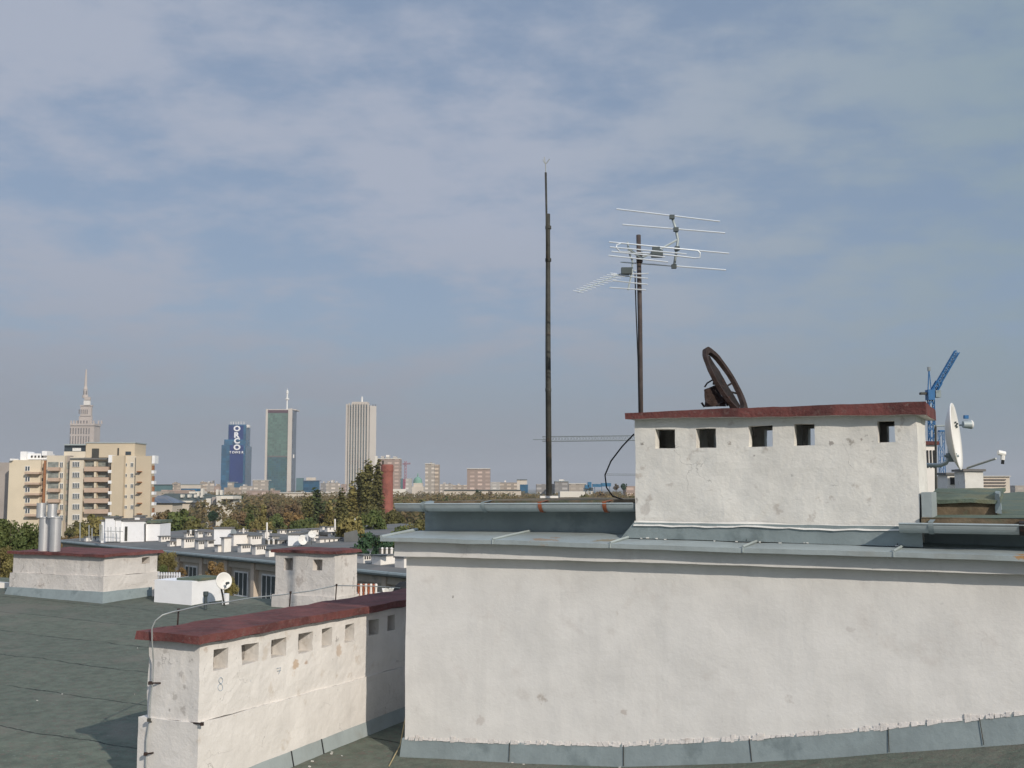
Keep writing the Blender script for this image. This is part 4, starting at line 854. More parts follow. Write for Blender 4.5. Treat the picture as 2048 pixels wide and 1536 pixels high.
def rowstack(RBx, px0, px1, yt, yb, th=.55, vents=4, second=False, mk='white_far'):
    p = rowhit(px0, yb) if not second else rowhit(px0, yb, Z2, .02, N2A)
    e0, n0 = en(p); d = ray(px1, yb); C_ = Vector((G0.x, G0.y, 0))
    # walk along NI until the picture column px1
    t = 0
    while t < 14:
        q = X(e0, n0 + t, p.z)
        if (q.x / q.y) * F + CX >= px1: break
        t += .05
    t = max(t, .4); zt_ = p.z + (yb - yt) / F * p.y
    m_ = MB(); m_.hexa([X(e0 - th, n0, p.z - .5), X(e0, n0, p.z - .5), X(e0, n0 + t, p.z - .5), X(e0 - th, n0 + t, p.z - .5), X(e0 - th, n0, zt_), X(e0, n0, zt_), X(e0, n0 + t, zt_), X(e0 - th, n0 + t, zt_)])
    st = m_.build('chimney', M[mk], RBx)
    m_ = MB(); m_.hexa([X(e0 - th - .07, n0 - .07, zt_), X(e0 + .07, n0 - .07, zt_), X(e0 + .07, n0 + t + .07, zt_), X(e0 - th - .07, n0 + t + .07, zt_), X(e0 - th - .07, n0 - .07, zt_ + .07), X(e0 + .07, n0 - .07, zt_ + .07), X(e0 + .07, n0 + t + .07, zt_ + .07), X(e0 - th - .07, n0 + t + .07, zt_ + .07)])
    sub(st, m_, 'cap', M['felt_far'])
    for i in range(vents):
        c = n0 + t * (.22 + .62 * i / max(1, vents - 1)); m_ = MB(); exbox(m_, e0 - .01, e0 + .012, c - .05, c + .05, zt_ - .22, zt_ - .04); sub(st, m_, 'vent', M['hole'])
    return st, e0, n0, t, zt_
for a in ((353, 366, 1078, 1092, .9, 0), (368, 394, 1079, 1096, .5, 4), (397, 414, 1083, 1099, .5, 3), (415, 433, 1082, 1094, .5, 4), (448, 467, 1077, 1104, .5, 0), (467, 499, 1070, 1092, .5, 0), (501, 527, 1073, 1090, .5, 4),
          (482, 506, 1091, 1105, .5, 4), (511, 536, 1093, 1110, .5, 4), (538, 550, 1101, 1114, .5, 0), (727, 744, 1112, 1127, .9, 3), (761, 802, 1113, 1130, .9, 0), (808, 818, 1117, 1136, .9, 0), (712, 731, 1097, 1109, .6, 0), (172, 222, 1075, 1083, .5, 4), (750, 756, 1101, 1112, .6, 0), (436, 446, 1092, 1104, .5, 0), (322, 346, 1074, 1084, .5, 3), (340, 352, 1084, 1093, .5, 2)):
    rowstack(RB, a[0], a[1], a[2], a[3], a[4], a[5])
for a in ((373, 394, 1067, 1078, .5, 3), (396, 411, 1064, 1079, .5, 3), (519, 547, 1063, 1072, .5, 3), (560, 576, 1061, 1071, .5, 2), (578, 604, 1062, 1070, .4, 4), (655, 682, 1055, 1064, .5, 3), (645, 655, 1054, 1063, .5, 0), (695, 717, 1055, 1064, .5, 0), (640, 686, 1079, 1091, .6, 4), (530, 538, 1064, 1082, .5, 0), (415, 428, 1066, 1077, .5, 2), (478, 500, 1061, 1070, .4, 3), (545, 562, 1074, 1084, .5, 3), (556, 578, 1082, 1092, .5, 4), (622, 640, 1060, 1069, .5, 2), (628, 640, 1072, 1088, .5, 0), (662, 688, 1066, 1075, .5, 3)):
    rowstack(RB2, a[0], a[1], a[2], a[3], a[4], a[5], True)
def pots(px0, px1, y, n_, D, ob):
    for i in range(n_):
        x = px0 + (px1 - px0) * i / (n_ - 1); m_ = MB(); m_.lathe(at(x, y + 2, D), [(.09, -.1), (.09, .16), (.13, .2), (.02, .28)], 7); m_.build('chimney_pot', M['white_far'] if i % 2 else M['iron'], ob)
pots(533, 552, 1084, 5, 84, RB2); pots(376, 392, 1064, 4, 98, RB2); pots(760, 783, 1102, 6, 66, RB)
# rooftop rooms on the rows
def room(nm, label, px0, pxc, px1, yt, yb, th, mk='white', door=None, cap='felt_far', host=None, extra=()):
    p = rowhit(pxc, yb); Dn = p.y; o = thing(nm, p, label, 'rooftop room')
    xl = (px0 - CX) / F * Dn; xr_d = (px1 - CX) / F; zt_ = p.z + (yb - yt) / F * Dn
    m_ = MB(); dpt = p.x / xr_d - Dn if px1 > pxc else 1.5
    dpt = min(max(dpt, .6), 5)
    m_.hexa([(xl, Dn, p.z - .5), (p.x, Dn, p.z - .5), (p.x, Dn + dpt, p.z - .5), (xl, Dn + dpt, p.z - .5), (xl, Dn, zt_), (p.x, Dn, zt_), (p.x, Dn + dpt, zt_), (xl, Dn + dpt, zt_)])
    m_.build('wall', M[mk], o)
    m_ = MB(); m_.hexa([(xl - .1, Dn - .1, zt_), (p.x + .1, Dn - .1, zt_), (p.x + .1, Dn + dpt + .1, zt_), (xl - .1, Dn + dpt + .1, zt_), (xl - .1, Dn - .1, zt_ + .12), (p.x + .1, Dn - .1, zt_ + .12), (p.x + .1, Dn + dpt + .1, zt_ + .12), (xl - .1, Dn + dpt + .1, zt_ + .12)])
    m_.build('roof', M[cap], o)
    if door:
        a = at(door[0], door[3], Dn - .03); b = at(door[1], door[2], Dn - .03); m_ = MB(); m_.box(((a.x + b.x) / 2, Dn - .01, (a.z + b.z) / 2), (b.x - a.x, .06, b.z - a.z)); m_.build('door', M['iron'], o)
    return o, Dn
PH, Dn = room('rooftop_room', 'bright white stepped rooftop room with a dark door on the far left roof', 209, 288, 290, 1043, 1083, 1, door=(249, 255, 1053, 1082))
for (a, b, t, D_) in ((209, 230, 1036, -.3), (230, 242, 1040, -.2), (258, 290, 1039, .4), (268, 279, 1034, .2)):
    p0 = at(a, 1083, Dn + D_); p1 = at(b, t, Dn + D_); m_ = MB(); m_.box(((p0.x + p1.x) / 2, Dn + D_ + .8, (p0.z + p1.z) / 2), (p1.x - p0.x, 1.6, p1.z - p0.z)); m_.build('wall', M['white'], PH)
    m_ = MB(); m_.box(((p0.x + p1.x) / 2, Dn + D_ + .8, p1.z + .06), (p1.x - p0.x + .25, 1.8, .11)); m_.build('roof', M['felt_far'], PH)
p0 = at(291, 1083, Dn + .5); p1 = at(320, 1048, Dn + .5); m_ = MB(); m_.box(((p0.x + p1.x) / 2, Dn + 2, (p0.z + p1.z) / 2), (p1.x - p0.x, 3, p1.z - p0.z)); m_.build('wall', M['white'], PH)
p1 = at(321, 1043, Dn + .5); m_ = MB(); m_.box(((p0.x + p1.x) / 2, Dn + 2, p1.z - .02), (p1.x - p0.x + .1, 3.3, .22)); m_.build('roof', M['felt_plain'], PH)
m_ = MB(); m_.tube([at(290.5, 1047, Dn - .1), at(290.5, 1083, Dn - .1)], .06, 5); m_.build('dark_upright', M['iron'], PH)  # thin iron downpipe
for x in (216, 222, 232, 240):
    m_ = MB(); m_.tube([at(x, 1083, Dn - 1.2), at(x, 1054, Dn - 1.2)], .03, 4); m_.build('railing_post', M['wire'], PH)
m_ = MB(); m_.tube([at(208, 1062, Dn - 1.2), at(246, 1063, Dn - 1.2)], .025, 4); m_.build('rail', M['wire'], PH)
rails = thing('antenna_mast', at(178, 1083, 92), 'cluster of thin aerial poles on the left end of the long row roof', 'mast')
for x, t in ((178, 1050), (184, 1056), (200, 1048), (204, 1050), (160, 1046)):
    m_ = MB(); m_.tube([at(x, 1082, 92), at(x, t, 92)], .05, 5); m_.build('pole', M['wire'], rails)
RM2, D2 = room('rooftop_room', 'white rooftop room with a blue dish, left of the stepped white chimneys', 433, 462, 470, 1058, 1090, 1, mk='white')
dish(467, 1064, 5, 6, D2 - .6, (.5, -.8, .3), 'small blue satellite dish on the corner of the white rooftop room', mk='crane_grey', arm=False)
RM3, D3 = room('rooftop_room', 'white rooftop room behind the middle chimney with several dishes on it', 580, 598, 620, 1070, 1091, 1, mk='white')
dish(605, 1080, 8, 10, D3 - .8, (.6, -.75, .2), 'broad pale satellite dish in front of the white rooftop room', arm=False)
dish(624, 1069, 7, 8, D3 - 1.0, (.3, -.8, .5), 'tilted grey satellite dish right of the white rooftop room', mk='plaster_old', arm=False)
for (x, y0, y1, lab) in ((534, 1080, 1045, 'pale flue pole rising from the white chimneys of the row roof'), (670, 1060, 1038, 'thin pale pole above the rear row chimneys'), (487, 1072, 1056, 'short pale pole above the stepped white chimney')):
    m_ = MB(); m_.tube([at(x, y0, 88), at(x, y1, 88)], .07, 6); tag(m_.build('flue_pole', M['white_far']), lab, 'pole')
BP = thing('beacon_pole', at(706, 1060, 100), 'white round beacon on a short pole on the rear row roof', 'pole')
m_ = MB(); m_.tube([at(706, 1060, 100), at(706, 1044, 100)], .06, 6); m_.build('pole', M['iron'], BP)
m_ = MB(); c = at(706, 1044, 100); m_.lathe(c, [(.02, -.35), (.25, -.2), (.30, .1), (.18, .34), (.02, .4)], 10); m_.build('globe', M['dish'], BP)
GB = MB(); a = at(688, 1094, 86); GB.hexa([a, at(722, 1094, 86), at(724, 1094, 92), at(690, 1094, 92), at(688, 1066, 86), at(712, 1060, 86), at(714, 1060, 92), at(690, 1066, 92)], .5); tag(GB.build('gable_dormer', M['felt_far']), 'dark grey hipped dormer at the right end of the row roofs', 'dormer')
# ------------------------------------------------------------------ cream apartment house
D = 293.0
M['cream'] = mat('cream_render', (0.66, 0.59, 0.475), 0.9, 0.04, 0.2)
M['cream_pale'] = mat('pale_cream_render', (0.70, 0.61, 0.46), 0.9, 0.04, 0.2)
M['tan'] = mat('tan_render', (0.58, 0.49, 0.36), 0.9, 0.04, 0.2)
M['brown_band'] = mat('red_brown_render', (0.33, 0.155, 0.075), 0.9, 0.08, 0.2)
M['grey_render'] = mat('grey_pink_render', (0.38, 0.34, 0.31), 0.9, 0.08, 0.2)
M['balcony'] = mat('pinkish_balcony_panel', (0.52, 0.39, 0.30), 0.9, 0.06, 0.3)
M['shade_glass'] = mat('loggia_glazing', (0.24, 0.26, 0.24), 0.4, 0.3, 0.9)
def pbox(px0, px1, yt, yb, D, dp, name, mk, ob, subp=None):
    a = at(px0, yt, D); b = at(px1, yt, D); z1 = at((px0 + px1) / 2, yt, D).z; z0 = at((px0 + px1) / 2, yb, D).z if yb < 2000 else GZ
    m_ = MB(); m_.box(((a.x + b.x) / 2, D + dp / 2, (z0 + z1) / 2), (abs(b.x - a.x), dp, z1 - z0))
    return m_.build(name, M[mk] if isinstance(mk, str) else mk, ob) if subp is None else sub(subp, m_, name, M[mk] if isinstance(mk, str) else mk)
AP = thing('apartment_house', (at(150, 1000, D).x, D + 8, GZ), 'cream apartment house with balconies and stepped penthouses at the far left', 'building')
G_ = 9999
pbox(-60, 19, 925, G_, D + 8, 12, 'wall', 'grey_render', AP)
pbox(19, 82, 920, G_, D + 2, 14, 'wall', 'cream_pale', AP); pbox(82, 90, 922, G_, D + 3, 12, 'wall', 'cream', AP)
pbox(88, 94, 921, G_, D + 1.5, 12, 'wall', 'brown_band', AP)
pbox(94, 130, 911, G_, D + 1, 14, 'wall', 'cream', AP); pbox(130, 140, 911, G_, D + 2.5, 12, 'wall', 'grey_render', AP)
pbox(140, 168, 914, G_, D + .5, 14, 'wall', 'cream', AP); pbox(168, 222, 918, G_, D + 1.6, 14, 'wall', 'cream', AP)
pbox(223, 248, 911, G_, D - 1, 16, 'wall', 'tan', AP); pbox(248, 273, 912, G_, D + .6, 14, 'wall', 'cream', AP)
a = at(273, 912, D); b = at(304, 912, D); c = at(300, 912, D + 15); m_ = MB(); m_.hexa([(a.x, D - .3, GZ), (b.x, D - .3, GZ), (c.x - 1, D + 15, GZ), (a.x, D + 15, GZ), (a.x, D - .3, a.z), (b.x, D - .3, a.z), (c.x - 1, D + 15, a.z), (a.x, D + 15, a.z)]); m_.build('wall', M['tan'], AP)
pbox(172, 270, 886, 915, D + 5, 9, 'penthouse', 'tan', AP); pbox(128, 172, 903, 915, D + 5, 9, 'penthouse', 'cream', AP); pbox(129, 172, 890, 903, D + 6, 8, 'penthouse', 'glass_dark', AP)
pbox(128, 173, 888, 890.5, D + 5, 10, 'roof', 'gutter', AP); pbox(140, 225, 916, 919, D + .2, 12, 'roof', 'felt_far', AP); pbox(171, 271, 884.5, 886.5, D + 4.8, 9.6, 'roof', 'gutter', AP)
pbox(41, 53, 903, 921, D + 4, 5, 'rooftop_block', 'white', AP); pbox(55, 94, 907, 919, D + 5, 5, 'rooftop_block', 'white', AP); pbox(84, 94, 902, 911, D + 4, 4, 'rooftop_block', 'white', AP); pbox(20, 24, 917, 921, D + 1, 4, 'rooftop_block', 'white', AP)
for x in (62, 69, 76, 83): pbox(x, x + 3, 911, 915, D + 4.8, .3, 'rooftop_vent', 'iron', AP)
pbox(217, 224, 910, 925, D - 1.3, 3, 'white_fin', 'white', AP); pbox(304, 310, 911, 927, D - .6, 3, 'white_fin', 'white', AP)
pbox(184, 198, 897, 916, D + 4.9, .3, 'terrace_door', 'iron', AP); pbox(235, 238, 896, 912, D + 4.9, .3, 'terrace_door', 'iron', AP); pbox(251, 262, 903, 910, D + 4.9, .3, 'window', 'glass_dark', AP)
pbox(145, 162, 896, 902, D + 5.9, .3, 'window', 'frame', AP)
def win(x0, x1, y0, y1, Dw, n_=2):
    w_ = pbox(x0, x1, y0, y1, Dw, .3, 'window', 'frame', AP); s = (x1 - x0) / n_
    for i in range(n_): pbox(x0 + s * i + s * .22, x0 + s * (i + 1) - s * .2, y0 + 1, y1 - .8, Dw - .06, .1, 'pane', 'glass_dark', AP, w_)
for i in range(6):
    y = 924 + 21.2 * i
    if i < 5:
        # left block balconies
        pbox(49, 78, y + 20, y + 24, D + .4, 2, 'balcony', 'balcony', AP); win(50, 60, y + 8, y + 18, D + 1.9)
        pbox(83, 86, y + 11, y + 17, D + 2.9, .3, 'window', 'glass_dark', AP)
    pbox(96, 117, y, y + 10.5, D + .9, .3, 'loggia', 'shade_glass', AP); pbox(95, 118, y + 10.5, y + 17.5, D - .2, 1.2, 'balcony', 'balcony', AP); win(120, 126, y, y + 11, D + .8, 2)
    pbox(131, 138, y + 1, y + 14, D + 2.4, .3, 'window', 'shade_glass', AP)
    win(145, 159, y - 1, y + 10, D + .3, 4)
    if i < 5:
        pbox(169, 216, y - 1, y + 9, D + 1.5, .3, 'loggia', 'shade_glass', AP); pbox(168, 217, y + 9.5, y + 18.5, D - .3, 2, 'balcony', 'balcony', AP); pbox(188, 192, y - 1, y + 9, D - .2, 1.6, 'balcony_divider', 'cream_pale', AP)
        pbox(216, 223, y + 16, y + 22, D - 1.1, 2, 'balcony', 'white', AP)
        win(249, 254, y + 2, y + 9, D + .5, 2); win(261, 267, y + 1, y + 10, D + .5, 2); pbox(273, 281, y + 18, y + 20, D - 1.6, 1.3, 'balcony', 'brown_band', AP)
        pbox(303, 308, y + 17, y + 23, D - .6, 2, 'balcony', 'white', AP); pbox(304, 307, y + 7, y + 16, D, 1, 'balcony', 'brown_band', AP)
# ------------------------------------------------------------------ towers
def sbox(ob, name, px0, pxc, px1, yt, yb, D, mk, subp=None, cell=None):
    a = at(px0, 975, D); c = at(pxc, 975, D); dp = max(2.0, c.x / ((px1 - CX) / F) - D) if px1 > pxc and px1 < CX else 20.0
    z1 = at(pxc, yt, D).z; z0 = at(pxc, yb, D).z if yb < 2000 else GZ
    m_ = MB(); m_.hexa([(a.x, D, z0), (c.x, D, z0), (c.x, D + dp, z0), (a.x, D + dp, z0), (a.x, D, z1), (c.x, D, z1), (c.x, D + dp, z1), (a.x, D + dp, z1)])
    return m_.build(name, M[mk] if isinstance(mk, str) else mk, ob)
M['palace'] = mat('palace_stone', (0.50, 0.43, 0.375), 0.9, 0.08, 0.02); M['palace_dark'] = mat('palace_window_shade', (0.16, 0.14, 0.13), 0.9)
PC = thing('palace_tower', (at(168, 975, 2013).x, 2020, GZ), 'stone stepped palace tower with a tall thin spire on the far left skyline', 'tower')
DPc = 2013
sbox(PC, 'lower_block', 131, 186, 201, 895, G_, DPc - 10, 'palace'); sbox(PC, 'main_block', 136, 184, 200, 850, G_, DPc, 'palace')
sbox(PC, 'cornice', 135, 185, 201.5, 847, 851, DPc - 2, 'palace')
for x in (136, 141.5, 147, 172, 177, 181.5): sbox(PC, 'pinnacle', x, x + 2.2, x + 2.6, 841, 847, DPc - 1, 'palace')
for x in (191, 197): sbox(PC, 'pinnacle', x, x + 2.5, x + 3, 841, 848, DPc + 30, 'palace')
for i in range(8): pbox(140 + i * 5.3, 142.2 + i * 5.3, 856, 868, DPc - .3, 1, 'tall_window', 'palace_dark', PC)
for i in range(8): pbox(139.6 + i * 5.3, 141.6 + i * 5.3, 872, 890, DPc - .3, 1, 'tall_window', 'palace_dark', PC)
for (a, b, c, t, y) in ((153, 178, 184, 832, 848), (155, 177, 183, 812, 833), (154, 178, 184.5, 810, 813), (161, 174, 179, 800, 811), (162, 174, 179, 794, 801)): sbox(PC, 'upper_tier', a, b, c, t, y, DPc + 12, 'palace' if t != 800 else 'white_far')
for i in range(5): pbox(157.5 + i * 4, 159.3 + i * 4, 819, 828, DPc + 11.6, 1, 'tall_window', 'palace_dark', PC)
for i in range(4): pbox(154.5 + i * 6, 157 + i * 6, 841, 847, DPc + 11.6, 1, 'arch', 'palace_dark', PC)
m_ = MB(); c = at(170.5, 795, DPc + 20); c.z = 0; zz_ = lambda y: at(170, y, DPc + 20).z
m_.lathe(c, [(5.6, zz_(796)), (5.2, zz_(791)), (4.0, zz_(789)), (3.6, zz_(780)), (4.2, zz_(779)), (2.4, zz_(772)), (2.2, zz_(760)), (1.2, zz_(740)), (.1, zz_(738))], 12); m_.build('spire', M['palace'], PC)
for x in (167, 172): pbox(x, x + 1.5, 781, 789, DPc + 14, 1, 'lantern_opening', 'palace_dark', PC)
# blue glass tower with lettering
M['blue_glass'] = mat('blue_glass', (0.020, 0.105, 0.20), 0.25, 0.25, 0.03, grid=(5.5, 3.6, (0.03, 0.10, 0.16), 0.10), spec=0.5)
M['blue_banner'] = mat('deep_blue_banner', (0.008, 0.030, 0.15), 0.5, 0.12, 0.04)
M['blue_side'] = mat('grey_blue_glass', (0.085, 0.15, 0.22), 0.3, 0.2, 0.03, grid=(5.0, 3.6, (0.12, 0.15, 0.17), 0.12), spec=0.5)
OT = thing('office_tower', (at(468, 975, 1640).x, 1650, GZ), 'blue glass office tower with a white vertical word on its banner', 'tower')
DO = 1640
sbox(OT, 'glass_block', 454, 489, 497, 849, G_, DO, 'blue_glass'); sbox(OT, 'glass_block', 446, 489, 498, 879, G_, DO - 3, 'blue_glass'); sbox(OT, 'glass_block', 441, 489, 500, 890, G_, DO - 6, 'blue_glass')
pbox(458, 487, 851, 906, DO - .8, .9, 'banner', 'blue_banner', OT); pbox(460, 487, 890, 966, DO - 7.2, 1.0, 'banner', 'blue_banner', OT)
m_ = MB(); a = at(489.4, 975, DO - 6); m_.hexa([(a.x, DO - 5.6, GZ), (a.x + .6, DO - 5.6, GZ), (a.x + .6, DO + 30, GZ), (a.x, DO + 30, GZ), (a.x, DO - 5.6, at(489, 892, DO).z), (a.x + .6, DO - 5.6, at(489, 892, DO).z), (a.x + .6, DO + 30, at(489, 892, DO).z), (a.x, DO + 30, at(489, 892, DO).z)]); m_.build('side_glazing', M['blue_side'], OT)
m_ = MB(); a = at(489.2, 975, DO); z1 = at(489, 852, DO).z; m_.hexa([(a.x, DO + .6, GZ), (a.x + .5, DO + .6, GZ), (a.x + .5, DO + 26, GZ), (a.x, DO + 26, GZ), (a.x, DO + .6, z1), (a.x + .5, DO + .6, z1), (a.x + .5, DO + 26, z1), (a.x, DO + 26, z1)]); m_.build('side_glazing', M['blue_side'], OT)
sbox(OT, 'white_crown', 489, 495, 500, 849.5, 855, DO + 4, 'white_far')
for x in (462, 467, 472, 477, 482, 488): m_ = MB(); m_.tube([at(x, 850, DO + 8), at(x, 843, DO + 8)], .45, 5); m_.build('roof_mast', M['white_far'], OT)
M['letter'] = mat('white_letter_panel', (0.86, 0.86, 0.88), 0.6)
def letter(ch, cx, cy, hpx, D, ob, wide=1.0, off=0.0):
    cu = bpy.data.curves.new('letter', 'FONT'); cu.body = ch; cu.align_x = 'CENTER'; cu.size = 1; cu.extrude = .02; cu.offset = off
    o = bpy.data.objects.new('letter_tmp', cu); col.objects.link(o); dg = bpy.context.evaluated_depsgraph_get(); me = bpy.data.meshes.new_from_object(o.evaluated_get(dg))
    bpy.data.objects.remove(o); xs = [v.co.x for v in me.vertices]; ys = [v.co.y for v in me.vertices]; h = max(ys) - min(ys); H = hpx / F * D; s = H / h
    cxm = (max(xs) + min(xs)) / 2; cym = (max(ys) + min(ys)) / 2; c = at(cx, cy, D); org = ob.matrix_world.translation
    for v in me.vertices:
        x, y, z = v.co; v.co = Vector((c.x + (x - cxm) * s * wide, D - z * 15, c.z + (y - cym) * s)) - org
    me.materials.append(M['letter']); lo = bpy.data.objects.new('letter', me); col.objects.link(lo); lo.parent = ob; return lo
for ch, y in (('O', 857), ('R', 870), ('C', 881.5), ('O', 894.5)): letter(ch, 474, y, 11.3, DO - 8.4 if y > 880 else DO - 1.4, OT, 1.15, .045)
for i, ch in enumerate('TOWER'): letter(ch, 460.5 + i * 6.2, 904.5, 4.6, DO - 8.4, OT, 1.0, .03)
# green glass hotel tower
M['green_glass'] = mat('green_glass', (0.105, 0.185, 0.145), 0.3, 0.12, 0.02, grid=(3.4, 3.3, (0.13, 0.17, 0.14), 0.14), spec=0.5)
M['green_glass_low'] = mat('dark_green_glass', (0.045, 0.125, 0.12), 0.22, 0.4, 0.03, c2=(0.03, 0.09, 0.13), c2f=(0.45, 0.6), c2s=.03, grid=(3.4, 3.3, (0.08, 0.13, 0.12), 0.14), spec=0.5)
M['slate_glass'] = mat('slate_glass', (0.10, 0.125, 0.16), 0.3, 0.15, 0.02, grid=(3.4, 3.3, (0.15, 0.16, 0.18), 0.14))
M['concrete_pale'] = mat('pale_concrete', (0.60, 0.545, 0.48), 0.9, 0.05, 0.02)
M['maroon'] = mat('dark_maroon_sign_band', (0.10, 0.045, 0.055), 0.8)
MT = thing('hotel_tower', (at(560, 975, 1675).x, 1685, GZ), 'tall green glass tower with pale concrete corners and a white roof mast', 'tower')
DM_ = 1675
sbox(MT, 'core', 532.5, 584.5, 592.5, 820, G_, DM_, 'slate_glass'); pbox(536, 577, 826, 912, DM_ - 1, 1.5, 'curtain_wall', 'green_glass', MT); pbox(536, 577, 914.5, G_, DM_ - 1, 1.5, 'curtain_wall', 'green_glass_low', MT)
pbox(536, 577, 911.5, 914.5, DM_ - 1.2, 1.5, 'service_band', 'palace_dark', MT); pbox(536, 577, 820, 825.5, DM_ - 1.2, 1.5, 'sign_band', 'maroon', MT)
pbox(576.5, 584.5, 817, G_, DM_ - 2.5, 6, 'corner_pier', 'concrete_pale', MT); pbox(531.8, 535.8, 818, G_, DM_ - 2, 5, 'corner_pier', 'concrete_pale', MT)
p_ = at(592.6, 975, DM_ + 60); a = at(592, 975, DM_ + 54)
pbox(532.5, 592, 818.5, 820.5, DM_ + 4, 30, 'roof', 'concrete_pale', MT)
m_ = MB(); c = at(571, 975, DM_ + 15); c.z = 0; q = lambda y: at(571, y, DM_ + 15).z; m_.lathe(c, [(1.1, q(820)), (1.1, q(800)), (3.2, q(799)), (3.2, q(797)), (1.3, q(796)), (1.3, q(788)), (2.0, q(787)), (1.8, q(782)), (.5, q(780)), (.3, q(777))], 10); m_.build('roof_mast', M['dish'], MT)
m_ = MB(); m_.lathe(at(585.5, 912, DM_ + 1), [(.01, 0), (1.6, 0)], 12, (Vector((1, 0, 0)), Z, Vector((0, -1, 0)))); 
pbox(586, 588.5, 909, 916, DM_ - .4, .3, 'round_sign', 'white_far', MT)
# striped tower
M['rib'] = mat('pale_concrete_ribs', (0.56, 0.50, 0.43), 0.9, 0.05, 0.02); M['rib_glass'] = mat('grey_blue_strip_glass', (0.13, 0.17, 0.18), 0.35, 0.3, 0.02, grid=(50, 3.5, (0.20, 0.22, 0.22), 0.3))
XT = thing('office_tower', (at(720, 975, 1666).x, 1675, GZ), 'tall pale tower with vertical concrete ribs and dark window strips', 'tower')
DX = 1666
sbox(XT, 'core', 693, 738, 740, 810, G_, DX, 'rib_glass')
m_ = MB(); a = at(738, 975, DX); b = at(751, 975, DX + 14); z1 = at(745, 811, DX).z; m_.hexa([(a.x, DX - 1.5, GZ), (b.x, DX + 14, GZ), (b.x - 6, DX + 34, GZ), (a.x - 6, DX + 20, GZ), (a.x, DX - 1.5, z1), (b.x, DX + 14, z1), (b.x - 6, DX + 34, z1), (a.x - 6, DX + 20, z1)]); m_.build('side_wall', M['concrete_pale'], XT)
for i in range(9):
    x = 692 + i * 5.3; pbox(x, x + (2.3 if 0 < i < 8 else 3.6), 806 if 0 < i < 8 else 808, G_, DX - 2, 3, 'rib', 'rib', XT)
pbox(704, 735, 803.5, 809, DX - 1, 24, 'top_band', 'rib', XT); pbox(695, 716, 921, 924, DX - .5, 1, 'service_band', 'palace_dark', XT)
m_ = MB(); m_.tube([at(724, 805, DX + 8), at(724, 794, DX + 8), at(724, 793, DX + 8)], [1.6, 1.2, .4], 8); m_.build('roof_mast', M['dish'], XT)
for x in (746, 751): m_ = MB(); m_.box(at(x, 811, DX + 20), (2, 2, 3)); m_.build('roof_box', M['slate_glass'], XT)
# ------------------------------------------------------------------ skyline buildings, one thing each
def fac(name, c, gx=7, gz=3.6, gc=None, gw=.42, v=.08): return mat(name, c, .9, v, .03, grid=(gx, gz, gc or tuple(k * .60 for k in c), gw))
FA = {'beige': fac('beige_facade', (.54, .45, .36)), 'pale': fac('pale_facade', (.62, .55, .47)), 'pink': fac('pink_facade', (.56, .43, .36)), 'grey': fac('grey_facade', (.40, .38, .36)),
      'white': fac('white_facade', (.70, .66, .60)), 'plainpale': mat('plain_pale_wall', (.62, .55, .46), .9, .08, .05), 'plainwhite': mat('plain_white_wall', (.72, .68, .60), .9, .06, .05), 'dkblue': M['blue_glass'],
      'teal': mat('teal_panel', (.09, .17, .18), .6, .1, .1), 'green': mat('copper_green', (.19, .34, .27), .8, .12, .1), 'dkroof': mat('dark_green_slate', (.085, .105, .10), .9, .15, .1), 'pinkish': mat('magenta_panel', (.42, .10, .16), .8), 'blue': mat('blue_awning', (.03, .15, .28), .7, .2, .1),
      'brick': mat('red_brick', (.29, .105, .08), .9, .14, .8, c2=(.20, .075, .06), c2f=(.5, .65), c2s=.9, bump=.3)}
for k_ in list(FA): M['f_' + k_] = FA[k_]
def bld(px0, pxc, px1, yt, D, mk, label, roofk=None, boxes=(), nm='city_building', cat='building', rooft=1.2):
    o = thing(nm, (at((px0 + pxc) / 2, 975, D).x, D + 5, GZ), label, cat, 'buildings on the skyline')
    sbox(o, 'wall', px0, pxc, px1, yt, G_, D, 'f_' + mk)
    if roofk:
        a = at(px0 - .3, yt, D); b = at(pxc + .3, yt, D); m_ = MB(); h = rooft / F * D
        m_.box(((a.x + b.x) / 2, D + 7, a.z + h / 2), (b.x - a.x, 15.5, h)); m_.build('roof', M[roofk], o)
    for (a0, a1, t, b_, k_) in boxes: pbox(a0, a1, t, b_, D + 3, 6, 'rooftop_box', 'f_' + k_, o)
    return o
